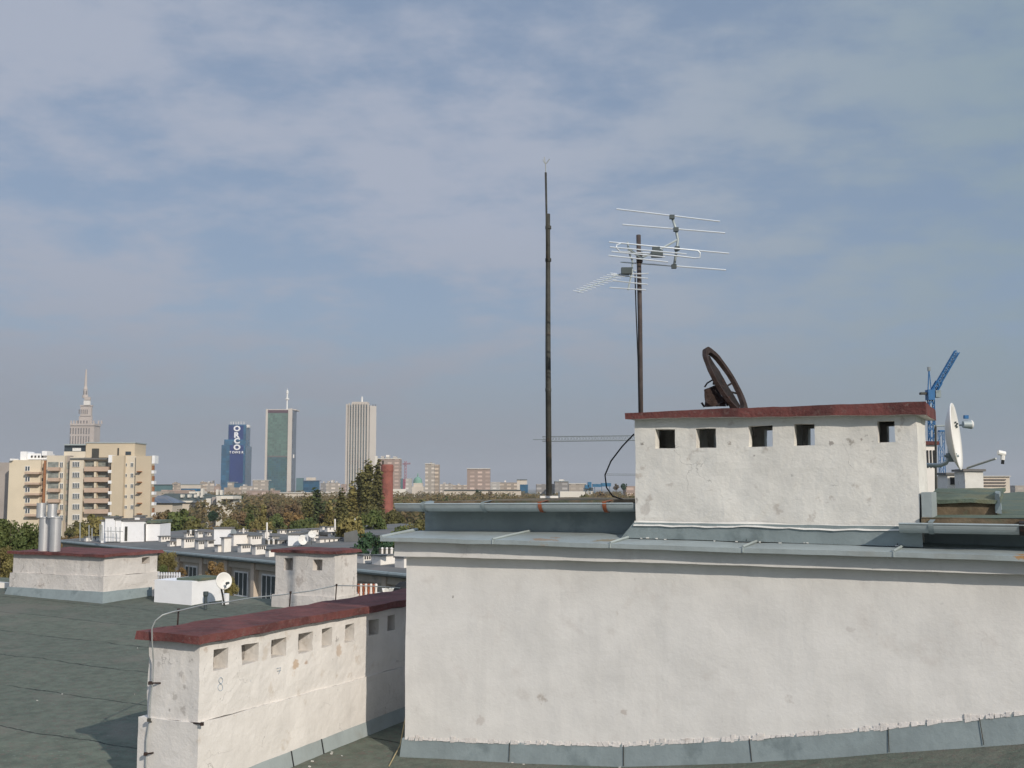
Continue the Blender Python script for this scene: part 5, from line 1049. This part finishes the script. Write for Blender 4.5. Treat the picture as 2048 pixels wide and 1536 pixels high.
S = [
 (306, 344, 346, 970, 900, 'teal', 'dark green-roofed low block just right of the cream apartments', 'f_dkroof', ()),
 (344, 360, 362, 966, 1150, 'beige', 'small beige tower block between the dark roof and the long pale hall', None, ((348, 352, 964, 967, 'pale'),)),
 (361, 401, 403, 969, 1000, 'plainpale', 'long pale hall with a lighter roof line left of the blue tower', 'gutter', ()),
 (362, 400, 401, 977, 900, 'dkblue', 'dark glazed strip building below the long pale hall', None, ()),
 (400, 413, 415, 964, 1200, 'beige', 'beige block with pale rooftop bumps, third left of the blue tower', None, ((403, 406, 962, 965, 'white'),)),
 (413, 428, 430, 966, 1150, 'pale', 'jagged pale block second left of the blue tower', None, ((415, 419, 963, 967, 'white'), (423, 426, 961, 967, 'grey'))),
 (428, 441, 442, 972, 1000, 'pink', 'pinkish low block touching the foot of the blue tower on its left', None, ((432, 437, 968, 973, 'beige'),)),
 (455, 467, 469, 965, 900, 'pale', 'pale cube standing before the foot of the blue tower', 'gutter', ()),
 (448, 482, 484, 975, 850, 'beige', 'wide beige block below the pale cube in front of the blue tower', None, ()),
 (480, 506, 508, 972, 1050, 'pale', 'pale wide block at the right foot of the blue tower', None, ((486, 492, 969, 973, 'white'),)),
 (505, 536, 538, 961, 1100, 'pale', 'pale beige office block between the blue and green towers', 'f_plainwhite', ()),
 (493, 560, 561, 981, 800, 'pink', 'long pinkish row in front of the gap between blue and green towers', None, ((500, 503, 977, 982, 'white'), (520, 524, 978, 982, 'white'), (541, 546, 977, 982, 'beige'))),
 (560, 692, 694, 986, 760, 'plainpale', 'very long pale low building below the green glass tower', 'f_plainwhite', ((575, 578, 982, 987, 'pink'), (602, 606, 983, 987, 'white'), (640, 644, 983, 987, 'beige'))),
 (592, 607, 609, 956, 1500, 'teal', 'green-blue glazed block immediately right of the green tower', None, ()),
 (612, 631, 633, 955, 1450, 'plainpale', 'cream flat slab peeking over the dark blue glass box', None, ()),
 (606, 638, 641, 962, 1200, 'dkblue', 'dark blue glass box right of the green tower', 'slate_glass', ()),
 (641, 651, 652, 966, 1250, 'grey', 'small grey block right of the dark blue glass box', None, ((646, 648, 963, 967, 'white'),)),
 (652, 680, 682, 966, 1150, 'pale', 'pale ornate block with white rooftop turrets left of the ribbed tower', None, ((655, 659, 962, 967, 'white'), (662, 668, 960, 967, 'white'), (672, 675, 963, 967, 'white'))),
 (682, 693, 695, 968, 1200, 'pink', 'pinkish-white block touching the ribbed tower', None, ()),
 (752, 800, 804, 918, 1100, 'pink', 'broad office slab with a fine window grid right of the ribbed tower', 'f_plainwhite', ((762, 768, 912, 918, 'white'), (772, 779, 910, 918, 'white'), (786, 794, 913, 918, 'white'))),
 (749, 754, 755, 912, 1090, 'plainwhite', 'narrow white blank slab beside the ribbed tower', None, ()),
 (801, 806, 807, 957, 1000, 'teal', 'narrow teal building right of the fine-grid slab', None, ()),
 (806, 811, 812, 958, 1000, 'pinkish', 'narrow magenta building between the teal and white ones', None, ()),
 (811, 823, 825, 957, 950, 'white', 'small white building with large square windows left of the green dome', None, ()),
 (772, 812, 813, 978, 700, 'plainwhite', 'white low building at the foot of the fine-grid slab', None, ()),
 (850, 868, 870, 928, 1000, 'pale', 'pale tall block, the left and wider of the twin blocks', 'f_plainwhite', ()),
 (869, 879, 880, 929, 1020, 'beige', 'slim beige tall block, the right and narrower of the twin blocks', None, ((860, 864, 925, 930, 'pale'),)),
 (934, 980, 981, 938, 1000, 'pink', 'pink-brown slab block with a white roof edge standing alone', 'f_plainwhite', ()),
 (880, 905, 906, 968, 1300, 'pale', 'thin pale roofs left of the pink-brown slab', None, ((886, 892, 965, 969, 'white'), (897, 901, 966, 969, 'grey'))),
 (905, 934, 935, 970, 1350, 'beige', 'low beige roofs directly left of the pink-brown slab', None, ((915, 920, 967, 971, 'white'),)),
 (981, 1000, 1001, 964, 1200, 'white', 'low white building directly right of the pink-brown slab', None, ()),
 (1000, 1036, 1037, 965, 1100, 'beige', 'beige block with a white ball on its roof', None, ((1009, 1012, 961, 966, 'white'),)),
 (1034, 1054, 1055, 960, 1050, 'plainpale', 'dark-topped round-roofed building left of the lightning mast', 'f_dkroof', ()),
 (1040, 1056, 1057, 969, 1000, 'dkblue', 'dark blue low building under the round roof', None, ()),
 (888, 1042, 1043, 981, 700, 'plainpale', 'very long cream building with regular windows below the pink-brown slab', 'f_dkroof', ()),
 (1073, 1108, 1109, 968, 900, 'grey', 'grey barracks-like block left behind the lightning mast', None, ()),
 (1110, 1137, 1138, 963, 880, 'grey', 'raised grey middle block right of the lightning mast', 'gutter', ((1118, 1129, 959, 964, 'white'),)),
 (1138, 1172, 1173, 968, 900, 'pale', 'long pale hall right of the raised grey block', 'f_plainwhite', ()),
 (1120, 1170, 1171, 983, 500, 'plainwhite', 'low white sheds just above the flat roof edge', None, ()),
 (1252, 1275, 1276, 972, 700, 'pink', 'small pinkish houses at the edge of the big vented stack', None, ()),
]
for a in S: bld(*a[:7], roofk=a[7], boxes=a[8])
SB = bld(1880, 2020, 2021, 953, 380, 'plainpale', 'pale office block with horizontal window bands at the far right', 'f_plainwhite')
for y in (958, 964, 970): pbox(1890, 2012, y, y + 2.4, 379.6, .4, 'window_band', 'palace_dark', SB)
BCN = thing('canopy', (at(1197, 975, 800).x, 800, GZ), 'row of blue stretched canopies left of the big vented stack', 'canopy')
for (a, b, t, y) in ((1170, 1178, 970, 977), (1176, 1183, 964, 975), (1186, 1204, 968, 974), (1203, 1222, 966, 973)): pbox(a, b, t, y, 800, 6, 'canopy_sheet', 'f_blue', BCN)
for x in (1174, 1181, 1189, 1203, 1219): pbox(x, x + .8, 970, G_, 803, .5, 'post', 'f_blue', BCN)
pbox(1168, 1186, 975, G_, 805, 8, 'low_shed', 'f_plainwhite', BCN)
LB = thing('city_building', (at(2050, 975, 900).x, 900, GZ), 'faint low pale building on the horizon at the right edge', 'building', 'buildings on the skyline'); pbox(2030, 2120, 971, G_, 900, 12, 'wall', 'f_pale', LB)
for i, (x0, x1) in enumerate(((895, 905), (912, 925), (940, 955), (965, 980), (1005, 1020))): pass
# classical building with green roof, white portal block
CB = thing('classical_building', (at(375, 1000, 400).x, 405, GZ), 'long pale classical building with dark green roof behind the round-crowned trees', 'building')
pbox(300, 424, 1004, G_, 400, 14, 'wall', 'f_plainpale', CB); pbox(296, 426, 1001.5, 1005, 399, 16, 'cornice', 'f_plainwhite', CB)
m_ = MB(); a = at(296, 1002, 399); b = at(426, 1002, 399); z1 = at(350, 987, 407).z; m_.hexa([(a.x, 399, a.z), (b.x, 399, a.z), (b.x, 415, a.z), (a.x, 415, a.z), (a.x + 4, 406, z1), (b.x - 4, 406, z1), (b.x - 4, 408, z1), (a.x + 4, 408, z1)]); ro = m_.build('roof', M['f_dkroof'], CB)
for x in (361, 375, 388, 400): pbox(x, x + 4, 989, 995, 400.5, 3, 'dormer', 'f_plainwhite', CB)
for i in range(9): pbox(388 + i * 4.2, 389.8 + i * 4.2, 1013, 1017, 399.8, .4, 'window', 'palace_dark', CB)
for i in range(7): pbox(388 + i * 5, 390.4 + i * 5, 1021, 1040, 399.8, .4, 'tall_window', 'palace_dark', CB)
GR_ = thing('hipped_house', (at(325, 1000, 330).x, 335, GZ), 'pale house with blue-grey hipped roof between the cream apartments and the round trees', 'building')
pbox(300, 345, 1006, G_, 330, 10, 'wall', 'f_plainpale', GR_); m_ = MB(); a = at(298, 1006, 329); b = at(349, 1006, 329); z1 = at(320, 991, 334).z
m_.hexa([(a.x, 329, a.z), (b.x, 329, a.z), (b.x, 341, a.z), (a.x, 341, a.z), (a.x + 1, 334, z1), (b.x - 4.5, 334, z1), (b.x - 4.5, 336, z1), (a.x + 1, 336, z1)]); m_.build('roof', M['slate_glass'], GR_)
WP = thing('portal_building', (at(445, 1000, 380).x, 385, GZ), 'tall white portal-like building with dark recess right of the classical building', 'building')
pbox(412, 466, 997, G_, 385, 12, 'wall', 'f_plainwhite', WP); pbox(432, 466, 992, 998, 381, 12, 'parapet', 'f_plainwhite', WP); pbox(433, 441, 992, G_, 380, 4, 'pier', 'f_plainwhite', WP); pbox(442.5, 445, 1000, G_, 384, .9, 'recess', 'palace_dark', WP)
pbox(445, 466, 1000, 1003, 384.4, .5, 'shadow_strip', 'palace_dark', WP); pbox(460, 464, 1009, 1014, 384.6, .3, 'window', 'glass_dark', WP); pbox(424, 433, 994, G_, 384, 3, 'side_wall', 'grey_render', WP); pbox(406, 462, 990, 993, 388, 10, 'roof', 'f_dkroof', WP)  # dark strip set on the wall, painted shade below the parapet
for (x, t) in ((402, 977), (432, 979), (440, 980), (394, 984)): pbox(x, x + 4, t, 992, 392, 2, 'rooftop_chimney', 'f_plainwhite', WP)
PB = thing('city_building', (at(340, 985, 560).x, 565, GZ), 'pale low buildings behind the dark green classical roof', 'building', 'buildings on the skyline')
pbox(304, 337, 983, G_, 560, 10, 'wall', 'f_pale', PB); pbox(322, 380, 980, G_, 600, 10, 'wall', 'f_pink', PB); pbox(378, 404, 983, G_, 580, 10, 'wall', 'f_plainwhite', PB)
# green dome church
DC = thing('domed_church', (at(835, 975, 900).x, 905, GZ), 'small church with a pale green dome and lantern on the skyline', 'church')
pbox(827, 844, 966, G_, 897, 12, 'drum', 'f_plainpale', DC); pbox(824, 847, 973, G_, 896, 14, 'wall', 'f_plainpale', DC)
m_ = MB(); c = at(835.5, 966, 903); r_ = 9 / F * 903; m_.lathe(c, [(r_, 0), (r_, .8)] + [(r_ * math.cos(w), .8 + r_ * 1.15 * math.sin(w)) for w in [i * math.pi / 14 for i in range(1, 7)]] + [(.5, 5.2), (.5, 6.8), (.1, 8.2)], 16); m_.build('dome', M['f_green'], DC, smooth=False)
# brick chimney
BC = thing('brick_chimney', (at(773, 975, 240).x, 240, GZ), 'tall red brick factory chimney beside the poplars', 'chimney')
m_ = MB(); c = at(774, 975, 240); c.z = 0; q = lambda y: at(774, y, 240).z; m_.lathe(c, [(1.75, GZ), (1.36, q(1010)), (1.26, q(945)), (1.36, q(942)), (1.36, q(931)), (1.28, q(930)), (1.28, q(929)), (.9, q(929)), (.9, q(940))], 20); m_.build('shaft', M['f_brick'], BC)
m_ = MB(); m_.tube([at(766, 932, 240), at(766, 921, 240)], .22, 6); m_.build('flue_tip', M['iron'], BC)
# ------------------------------------------------------------------ cranes
def lattice(ob, name, p, q, w, nseg, mk, up=None, r_=.06):
    p, q = Vector(p), Vector(q); t = (q - p).normalized(); up = Vector(up or (0, 0, 1)); a = t.cross(up).normalized(); b = a.cross(t).normalized()
    cs_ = [(a + b) * w / 2, (a - b) * w / 2, (-a - b) * w / 2, (b - a) * w / 2]; m_ = MB()
    for c in cs_: m_.tube([p + c, q + c], r_, 4)
    for i in range(nseg):
        x = p.lerp(q, i / nseg); y = p.lerp(q, (i + 1) / nseg)
        for j in range(4):
            c, d = cs_[j], cs_[(j + 1) % 4]
            if i % 2: c, d = d, c
            m_.tube([x + c, y + d], r_ * .75, 3)
    return m_.build(name, M[mk], ob, keep=True)
DCn = 170
CR = thing('tower_crane', (at(1860, 975, DCn).x, DCn, GZ), 'blue tower crane with its jib raised to the upper right behind the big stack', 'crane')
lattice(CR, 'mast', (at(1862, 975, DCn).x, DCn, GZ), at(1862, 800, DCn), 10 / F * DCn, 34, 'crane_blue', (0, 1, 0), .09)
m_ = MB(); m_.box(at(1860, 790, DCn), (1.0, 1.4, 1.6)); m_.build('slewing_platform', M['crane_blue'], CR)
lattice(CR, 'jib', at(1862, 792, DCn), at(1878, 764, DCn), .75, 4, 'crane_blue', (0, 1, 0), .12); 
m_ = MB(); a = at(1870, 778, DCn); b = at(1913, 705, DCn); m_.box((a + b) / 2, (.16, .35, (b - a).length), (Vector((.86, 0, .51)), Vector((0, 1, 0)), (b - a).normalized())); m_.build('jib_panel', M['crane_blue'], CR)
lattice(CR, 'jib', at(1876, 768, DCn), at(1914, 703, DCn), .62, 12, 'crane_blue', (0, 1, 0), .08)
m_ = MB(); m_.tube([at(1856, 785, DCn), at(1858, 736, DCn)], .10, 5); m_.tube([at(1863, 785, DCn), at(1858, 736, DCn)], .08, 5); m_.build('apex_frame', M['crane_blue'], CR)
m_ = MB(); m_.box(at(1858, 738, DCn), (.35, .4, .6)); m_.build('apex_head', M['crane_grey'], CR)
m_ = MB(); m_.box(at(1874, 788, DCn), (.8, 1.2, 1.1)); m_.build('operator_cab', M['zinc_dark'], CR)
m_ = MB(); m_.box(at(1846, 787, DCn), (.9, .8, .35)); m_.build('counterweight', M['iron'], CR); m_ = MB(); m_.tube([at(1858, 785, DCn), at(1843, 787, DCn)], .12, 5); m_.build('counter_jib', M['crane_blue'], CR)
LM = thing('lattice_mast', (at(1883, 975, 60).x, 60, GZ), 'blue lattice mast between the crane and the large satellite dish', 'mast')
lattice(LM, 'lattice', (at(1882, 975, 60).x, 60, GZ), at(1882, 862, 60), 9 / F * 60, 44, 'crane_blue', (0, 1, 0), .018); m_ = MB(); m_.box(at(1883, 862, 60), (.3, .3, .08)); m_.build('top_plate', M['crane_blue'], LM)
GC = thing('tower_crane', (at(1320, 975, 600).x, 600, GZ), 'thin grey crane jib reaching left from behind the big stack', 'crane')
lattice(GC, 'jib', at(1266, 876, 600), at(1085, 878, 600), 2.6, 30, 'crane_grey', (0, 0, 1), .2); m_ = MB(); m_.tube([at(1100, 879, 600), at(1066, 879, 600)], .2, 4); m_.build('jib_tip', M['crane_grey'], GC); lattice(GC, 'jib', at(1420, 874, 600), at(1266, 876, 600), 2.6, 20, 'crane_grey', (0, 0, 1), .2); lattice(GC, 'mast', (at(1380, 975, 600).x, 600, GZ), at(1380, 860, 600), 2, 24, 'crane_grey', (0, 1, 0), .13)
G2 = thing('tower_crane', (at(1330, 975, 800).x, 800, GZ), 'very faint low crane jib just left of the big stack, under the larger grey one', 'crane')
lattice(G2, 'jib', at(1300, 950, 800), at(1210, 949, 800), 1.2, 24, 'crane_grey', (0, 0, 1), .10); lattice(G2, 'mast', (at(1300, 975, 800).x, 800, GZ), at(1300, 946, 800), 1.6, 14, 'crane_grey', (0, 1, 0), .1)
RC = thing('tower_crane', (at(812, 975, 1000).x, 1000, GZ), 'tiny pinkish crane above the small white building left of the dome', 'crane')
M['crane_pink'] = mat('faded_red_crane', (.40, .22, .25), .7)
lattice(RC, 'mast', (at(811, 975, 1000).x, 1000, GZ), at(811, 922, 1000), 1.5, 16, 'crane_pink', (0, 1, 0), .22); lattice(RC, 'jib', at(805, 928, 1000), at(821, 927, 1000), 1.0, 8, 'crane_pink', (0, 0, 1), .18)
# ------------------------------------------------------------------ trees
def leafmat(n_, c, c2, r_=.22): c = tuple(k * 1.22 for k in c); c2 = tuple(k * 1.22 for k in c2); return mat(n_, c, .85, .35, .9, c2=c2, c2f=(.45, .62), c2s=.55, rnd=r_, transl=.25, spec=.15)
LF = {'green': leafmat('green_leaves', (.105, .125, .045), (.065, .095, .035)), 'olive': leafmat('olive_leaves', (.16, .15, .055), (.11, .11, .04)), 'orange': leafmat('orange_brown_leaves', (.215, .145, .065), (.15, .11, .05)),
      'yellow': leafmat('yellow_green_leaves', (.24, .205, .075), (.15, .145, .05)), 'brown': leafmat('red_brown_leaves', (.18, .128, .072), (.12, .10, .05)), 'dark': leafmat('dark_green_leaves', (.045, .085, .045), (.03, .06, .035))}
M['bark'] = mat('bark', (.10, .075, .055), .95, .25, 3)
def crown_mesh(kind, seed, n_, lw):
    rn = random.Random(seed); vs, fs_ = [], []
    clus = []
    if kind == 'poplar':
        for i in range(46):
            h = rn.random(); rad = .42 * math.sin(math.pi * min(1, .12 + h * .88)) ** .7 * (1.08 - h * .55); w = rn.random() * 6.283
            clus.append((Vector((math.cos(w) * rad * rn.random() ** .5, math.sin(w) * rad * rn.random() ** .5, h * 2 - 1 + rn.uniform(-.04, .04))), rn.uniform(.09, .15), 2.1))
    else:
        for i in range(38):
            while True:
                p = Vector((rn.uniform(-1, 1), rn.uniform(-1, 1), rn.uniform(-1, 1)))
                if .25 < p.length < 1: break
            p = p.normalized() * (p.length ** .45) * rn.uniform(.62, .98); p.z *= .92; clus.append((p * .82, rn.uniform(.16, .30), .85))
    for i in range(n_):
        c, r_, sz = clus[rn.randrange(len(clus))]
        d = Vector((rn.gauss(0, 1), rn.gauss(0, 1), rn.gauss(0, 1))).normalized() * r_ * rn.random() ** .35; d.z *= sz; p = c + d
        nrm = (d.normalized() + Vector((rn.gauss(0, .6), rn.gauss(0, .6), rn.gauss(0, .6) + .2))).normalized(); a = nrm.orthogonal().normalized(); a.rotate(Matrix.Rotation(rn.random() * 6.28, 3, nrm)); b = nrm.cross(a)
        s = lw * rn.uniform(.6, 1.35); k = len(vs)
        sc = Vector((1, 1, .45)) if kind == 'poplar' else Vector((1, 1, 1))
        for u_, v_ in ((-1, -.55), (.1, -.8), (1, 0), (0, .75)):
            q = (a * u_ + b * v_) * s; vs.append(p + Vector((q.x * sc.x, q.y * sc.y, q.z * sc.z)))
        fs_.append((k, k + 1, k + 2, k + 3))
    me = bpy.data.meshes.new('crown'); me.from_pydata([tuple(v) for v in vs], [], fs_); return me
def trunk_mesh():
    m_ = MB(); m_.tube([(0, 0, 0), (.04, .02, .5), (0, 0, 1)], [.09, .07, .04], 8)
    for w in (.3, 1.9, 3.3, 4.9): m_.tube([(0, 0, .6 + .05 * w / 2), (math.cos(w) * .22, math.sin(w) * .22, .85), (math.cos(w) * .45, math.sin(w) * .45, 1.02)], [.035, .022, .008], 5)
    me = bpy.data.meshes.new('trunk'); me.from_pydata([tuple(v) for v in m_.v], [], m_.f); me.materials.append(M['bark']); return me
TRK = trunk_mesh(); CM = {}
def crownfor(kind, colr, fine, variant):
    key = (kind, colr, fine, variant)
    if key not in CM:
        n_ = {0: 1500, 1: 3200, 2: 8000}[fine]; lw = {0: .088, 1: .060, 2: .038}[fine]
        me = crown_mesh(kind, hash((kind, fine, variant)) % 9999 if False else {'poplar': 100, 'broad': 200}[kind] + fine * 10 + variant, n_, lw); me.materials.append(LF[colr]); CM[key] = me
    return CM[key]
def tree(px, yt, wpx, D, colr, label, kind='broad', hf=None, fine=None, group='trees between the roofs and the towers', zb=GZ):
    c = at(px, yt, D); H = c.z - zb; rw = wpx / 2 / F * D; ch = (hf if hf else (min(H * .80, rw * 2.6) if kind == 'broad' else H * .85)); cz_ = c.z - ch / 2
    o = thing('poplar_tree' if kind == 'poplar' else 'tree', (c.x, D, zb), label, 'tree', group)
    fine = (2 if D < 75 else 1 if D < 260 else 0) if fine is None else fine
    var = random.randrange(3); cr_ = bpy.data.objects.new('crown', crownfor(kind, colr, fine, var)); col.objects.link(cr_); cr_.parent = o; cr_.location = (0, 0, cz_ - zb)
    fx = 2.2 if kind == 'poplar' else 1.0
    cr_.scale = (rw * fx, rw * fx, ch / 2); cr_.rotation_euler = (0, 0, random.uniform(0, 6.28))
    tk = bpy.data.objects.new('trunk', TRK); col.objects.link(tk); tk.parent = o; th = max(1.0, cz_ - zb + ch * .1); tk.scale = (max(.8, rw * .6), max(.8, rw * .6), th / 1.0)
    return o
CN = {'green': 'green', 'olive': 'olive green', 'orange': 'orange-brown', 'yellow': 'yellow-green', 'brown': 'reddish brown', 'dark': 'dark green'}
TL = [
 (28, 1012, 120, 46, 'green', 'large green tree filling the left picture edge beside the steel flues', 2), (-30, 1002, 120, 60, 'olive', 'olive tree cut by the left picture border above the green one', 2), (62, 1050, 80, 55, 'yellow', 'yellow-green tree directly left of the steel flues', 2),
 (8, 1085, 70, 40, 'yellow', 'low yellow-green tree left of the wide low chimney', 2), (55, 1088, 70, 60, 'green', 'dark bushy green tree behind the left end of the red slab', 2),
 (138, 1058, 70, 130, 'orange', 'orange-brown tree right of the steel flues', 1), (178, 1062, 60, 140, 'brown', 'reddish tree behind the thin aerial poles', 1), (190, 1018, 80, 190, 'yellow', 'yellow-green tree in front of the balconies of the cream house', 1), (222, 1020, 55, 200, 'green', 'green tree in front of the tan wall of the cream house', 1),
 (240, 1032, 50, 185, 'olive', 'small olive tree above the white stepped rooftop room', 1), (155, 1035, 50, 200, 'olive', 'olive tree low before the shaded bay of the cream house', 1), (115, 1062, 60, 160, 'olive', 'olive tree low between the flues and the orange tree', 1),
 (362, 1006, 92, 150, 'green', 'big round green tree in front of the classical building', 1), (335, 1012, 60, 160, 'brown', 'brownish round tree left of the big round green one', 1), (392, 1028, 66, 140, 'olive', 'olive tree leaning right of the big round green one', 1),
 (330, 1045, 60, 120, 'olive', 'low olive tree right of the white stepped rooftop room', 1), (375, 1046, 80, 115, 'green', 'low green tree above the first white row chimneys', 1), (428, 1042, 50, 170, 'orange', 'small orange tree below the white portal building', 1),
 (425, 1018, 22, 260, 'dark', 'small dark tree before the classical building right end', 1), (460, 1030, 44, 200, 'olive', 'small olive tree under the white portal building', 1), (450, 1048, 60, 130, 'brown', 'brown tree behind the white room with the blue dish', 1),
 (482, 1010, 60, 230, 'brown', 'brown tree right of the white portal building', 1), (508, 998, 56, 300, 'olive', 'distant olive tree below the blue tower', 0), (545, 996, 60, 300, 'brown', 'distant brown tree below the pale office block', 0), (586, 994, 60, 310, 'orange', 'distant orange-brown tree under the green tower', 0),
 (480, 985, 50, 420, 'dark', 'dark tree before the foot of the blue tower', 0), (670, 988, 60, 330, 'green', 'distant green tree left of the ribbed tower foot', 0), (612, 992, 44, 330, 'olive', 'distant olive tree between green tower and poplar', 0),
 (478, 1038, 60, 140, 'olive', 'olive tree over the stepped white chimneys', 1), (520, 1026, 54, 150, 'yellow', 'yellow-green tree above the pale flue pole', 1), (552, 1018, 60, 190, 'green', 'green tree midway between the two poplars on the left', 1), (585, 1012, 62, 210, 'orange', 'orange tree just left of the green poplar', 1),
 (560, 1042, 60, 130, 'olive', 'low olive tree above the rear row chimneys', 1), (600, 1040, 60, 125, 'green', 'low green tree behind the rear row chimneys', 1), (655, 1012, 60, 220, 'orange', 'orange-brown tree right of the green poplar', 1), (648, 1038, 60, 130, 'yellow', 'low yellow tree above the row roof with thin pole', 1), (690, 1030, 66, 140, 'olive', 'olive tree above the round white beacon', 1),
 (505, 1050, 50, 115, 'brown', 'low brown tree over the short pale pole', 1), (700, 1005, 60, 200, 'yellow', 'yellow-green tree at the left foot of the tall poplars', 1), (745, 1000, 70, 190, 'olive', 'olive tree at the foot of the tall poplars', 1), (788, 1012, 60, 130, 'olive', 'olive tree below the brick chimney', 1),
 (700, 1018, 90, 95, 'yellow', 'tall yellow-green tree above the rear row end with the beacon', 1), (742, 1008, 80, 110, 'green', 'tall green tree between the beacon and the hanging gutter', 1), (610, 1020, 80, 140, 'green', 'green tree behind the rear row with tall rounded crown', 1),
 (745, 1052, 90, 75, 'dark', 'large dark green tree right of the hipped dormer', 1), (800, 1036, 110, 80, 'green', 'broad green tree left of the metal cornice end', 1), (770, 1072, 90, 72, 'dark', 'low dark green tree above the right-hand row chimneys', 1), (835, 1030, 70, 85, 'olive', 'olive tree tucked under the hanging gutter end', 1), (820, 1066, 70, 76, 'dark', 'dark tree in the gap under the gutter', 1),
 (808, 988, 60, 420, 'olive', 'distant olive tree right of the brick chimney', 0), (850, 985, 60, 480, 'brown', 'distant brown tree below the twin blocks', 0), (880, 984, 40, 470, 'green', 'distant green tree right of the twin blocks', 0), (835, 992, 60, 330, 'olive', 'far olive tree above the gutter left end', 0),
 (955, 977, 18, 620, 'dark', 'small dark conical tree before the long cream building', 0), (980, 980, 22, 600, 'brown', 'small brown tree before the long cream building', 0), (1010, 982, 26, 600, 'olive', 'small olive tree at the right end of the long cream building', 0), (935, 988, 40, 500, 'olive', 'low olive tree row below the long cream building', 0), (1030, 987, 40, 520, 'brown', 'low brown tree left of the lightning mast foot', 0),
 (1200, 976, 60, 560, 'orange', 'low orange tree under the blue canopy building', 0), (1248, 964, 14, 600, 'dark', 'dark narrow fir left of the big vented stack', 0), (1232, 966, 12, 620, 'brown', 'small brown tree left of the dark fir', 0), (1170, 984, 50, 450, 'olive', 'low olive tree behind the flat roof edge', 0), (905, 990, 60, 380, 'olive', 'olive tree low above the gutter middle', 0), (985, 992, 60, 380, 'brown', 'brown tree low above the gutter, left of the mast', 0),
 (336, 1098, 46, 52, 'yellow', 'yellowing tree standing right of the wide low chimney', 2), (432, 1112, 46, 50, 'orange', 'golden autumn tree in front of the row facade', 2), (452, 1140, 50, 46, 'yellow', 'golden tree low behind the small round dish', 2), (320, 1122, 50, 46, 'green', 'green tree low behind the shiny cowls', 2), (362, 1130, 30, 55, 'orange', 'small golden bush tree against the row facade', 2), (1025, 990, 50, 430, 'olive', 'olive tree behind the gutter right part', 0)]
for (x, y, w, D_, c_, lab, fi) in TL: tree(x, y - .07 * w, w * 1.15, D_, c_, lab, fine=fi)
for (x, y, w, D_, c_, lab) in ((632, 983, 26, 220, 'green', 'green poplar standing alone below the dark blue glass box'), (618, 1000, 22, 215, 'olive', 'shorter poplar at the left side of the lone green poplar'), (737, 933, 26, 200, 'olive', 'tallest poplar beside the red brick chimney'), (720, 950, 24, 205, 'yellow', 'poplar left of the tallest one'),
    (755, 945, 24, 205, 'olive', 'poplar between the tallest one and the brick chimney'), (704, 985, 24, 200, 'yellow', 'short poplar at the left of the poplar group'), (683, 998, 24, 190, 'olive', 'lowest poplar before the ribbed tower'), (527, 1022, 20, 160, 'yellow', 'slim yellow-green poplar left of the orange tree'), (658, 1010, 20, 180, 'yellow', 'slim poplar right of the lone green one'), (500, 1030, 20, 170, 'green', 'slim green poplar near the stepped white chimneys')):
    tree(x, y, w * 2.3, D_, c_, lab, kind='poplar', fine=1)
# far wooded park: nobody could count these crowns
m_ = []; fs_ = []; rn = random.Random(5)
def clump(x, y, z, r_, n_):
    for i in range(n_):
        d = Vector((rn.gauss(0, 1), rn.gauss(0, 1), abs(rn.gauss(0, .8)))).normalized() * r_ * rn.uniform(.6, 1); p = Vector((x, y, z)) + d; a = Vector((rn.gauss(0, 1), rn.gauss(0, 1), rn.gauss(0, .5))).normalized(); b = a.orthogonal().normalized(); s = r_ * rn.uniform(.07, .13); k = len(m_)
        for u_, v_ in ((-1, -.6), (.2, -.8), (1, 0), (0, .8)): m_.append(tuple(p + (a * u_ + b * v_) * s))
        fs_.append((k, k + 1, k + 2, k + 3))
for i in range(900):
    D_ = rn.uniform(300, 950); x = rn.uniform(-.5, .14) * D_
    if -.49 < x / D_ < -.30 and D_ < 420: continue
    top = -2.0 - 5.0 * rn.random(); r_ = rn.uniform(3.5, 6.5); clump(x, D_, top - r_, r_, 170)
me = bpy.data.meshes.new('park_wood'); me.from_pydata(m_, [], fs_); me.materials.append(leafmat('mixed_autumn_leaves', (.17, .125, .06), (.09, .095, .045), 0)); o = bpy.data.objects.new('park_wood', me); col.objects.link(o); o['kind'] = 'stuff'
# ------------------------------------------------------------------ haze
hm = bpy.data.materials.new('thin_autumn_haze'); hm.use_nodes = True; nt = hm.node_tree; nt.nodes.clear(); ou = nt.nodes.new('ShaderNodeOutputMaterial'); pvn = nt.nodes.new('ShaderNodeVolumePrincipled')
pvn.inputs['Color'].default_value = (.80, .83, .88, 1); pvn.inputs['Density'].default_value = 0.00015; pvn.inputs['Anisotropy'].default_value = 0.0; nt.links.new(pvn.outputs[0], ou.inputs['Volume'])
HB_ = MB(); HB_.hexa([(-9500, -400, GZ - 1), (9500, -400, GZ - 1), (9500, 14500, GZ - 1), (-9500, 14500, GZ - 1), (-9500, -400, 260), (9500, -400, 260), (9500, 14500, 260), (-9500, 14500, 260)]); ho = HB_.build('haze', hm); ho['kind'] = 'stuff'
for o in bpy.data.objects:
    for k in ('org_x',):
        if k in o: del o[k]
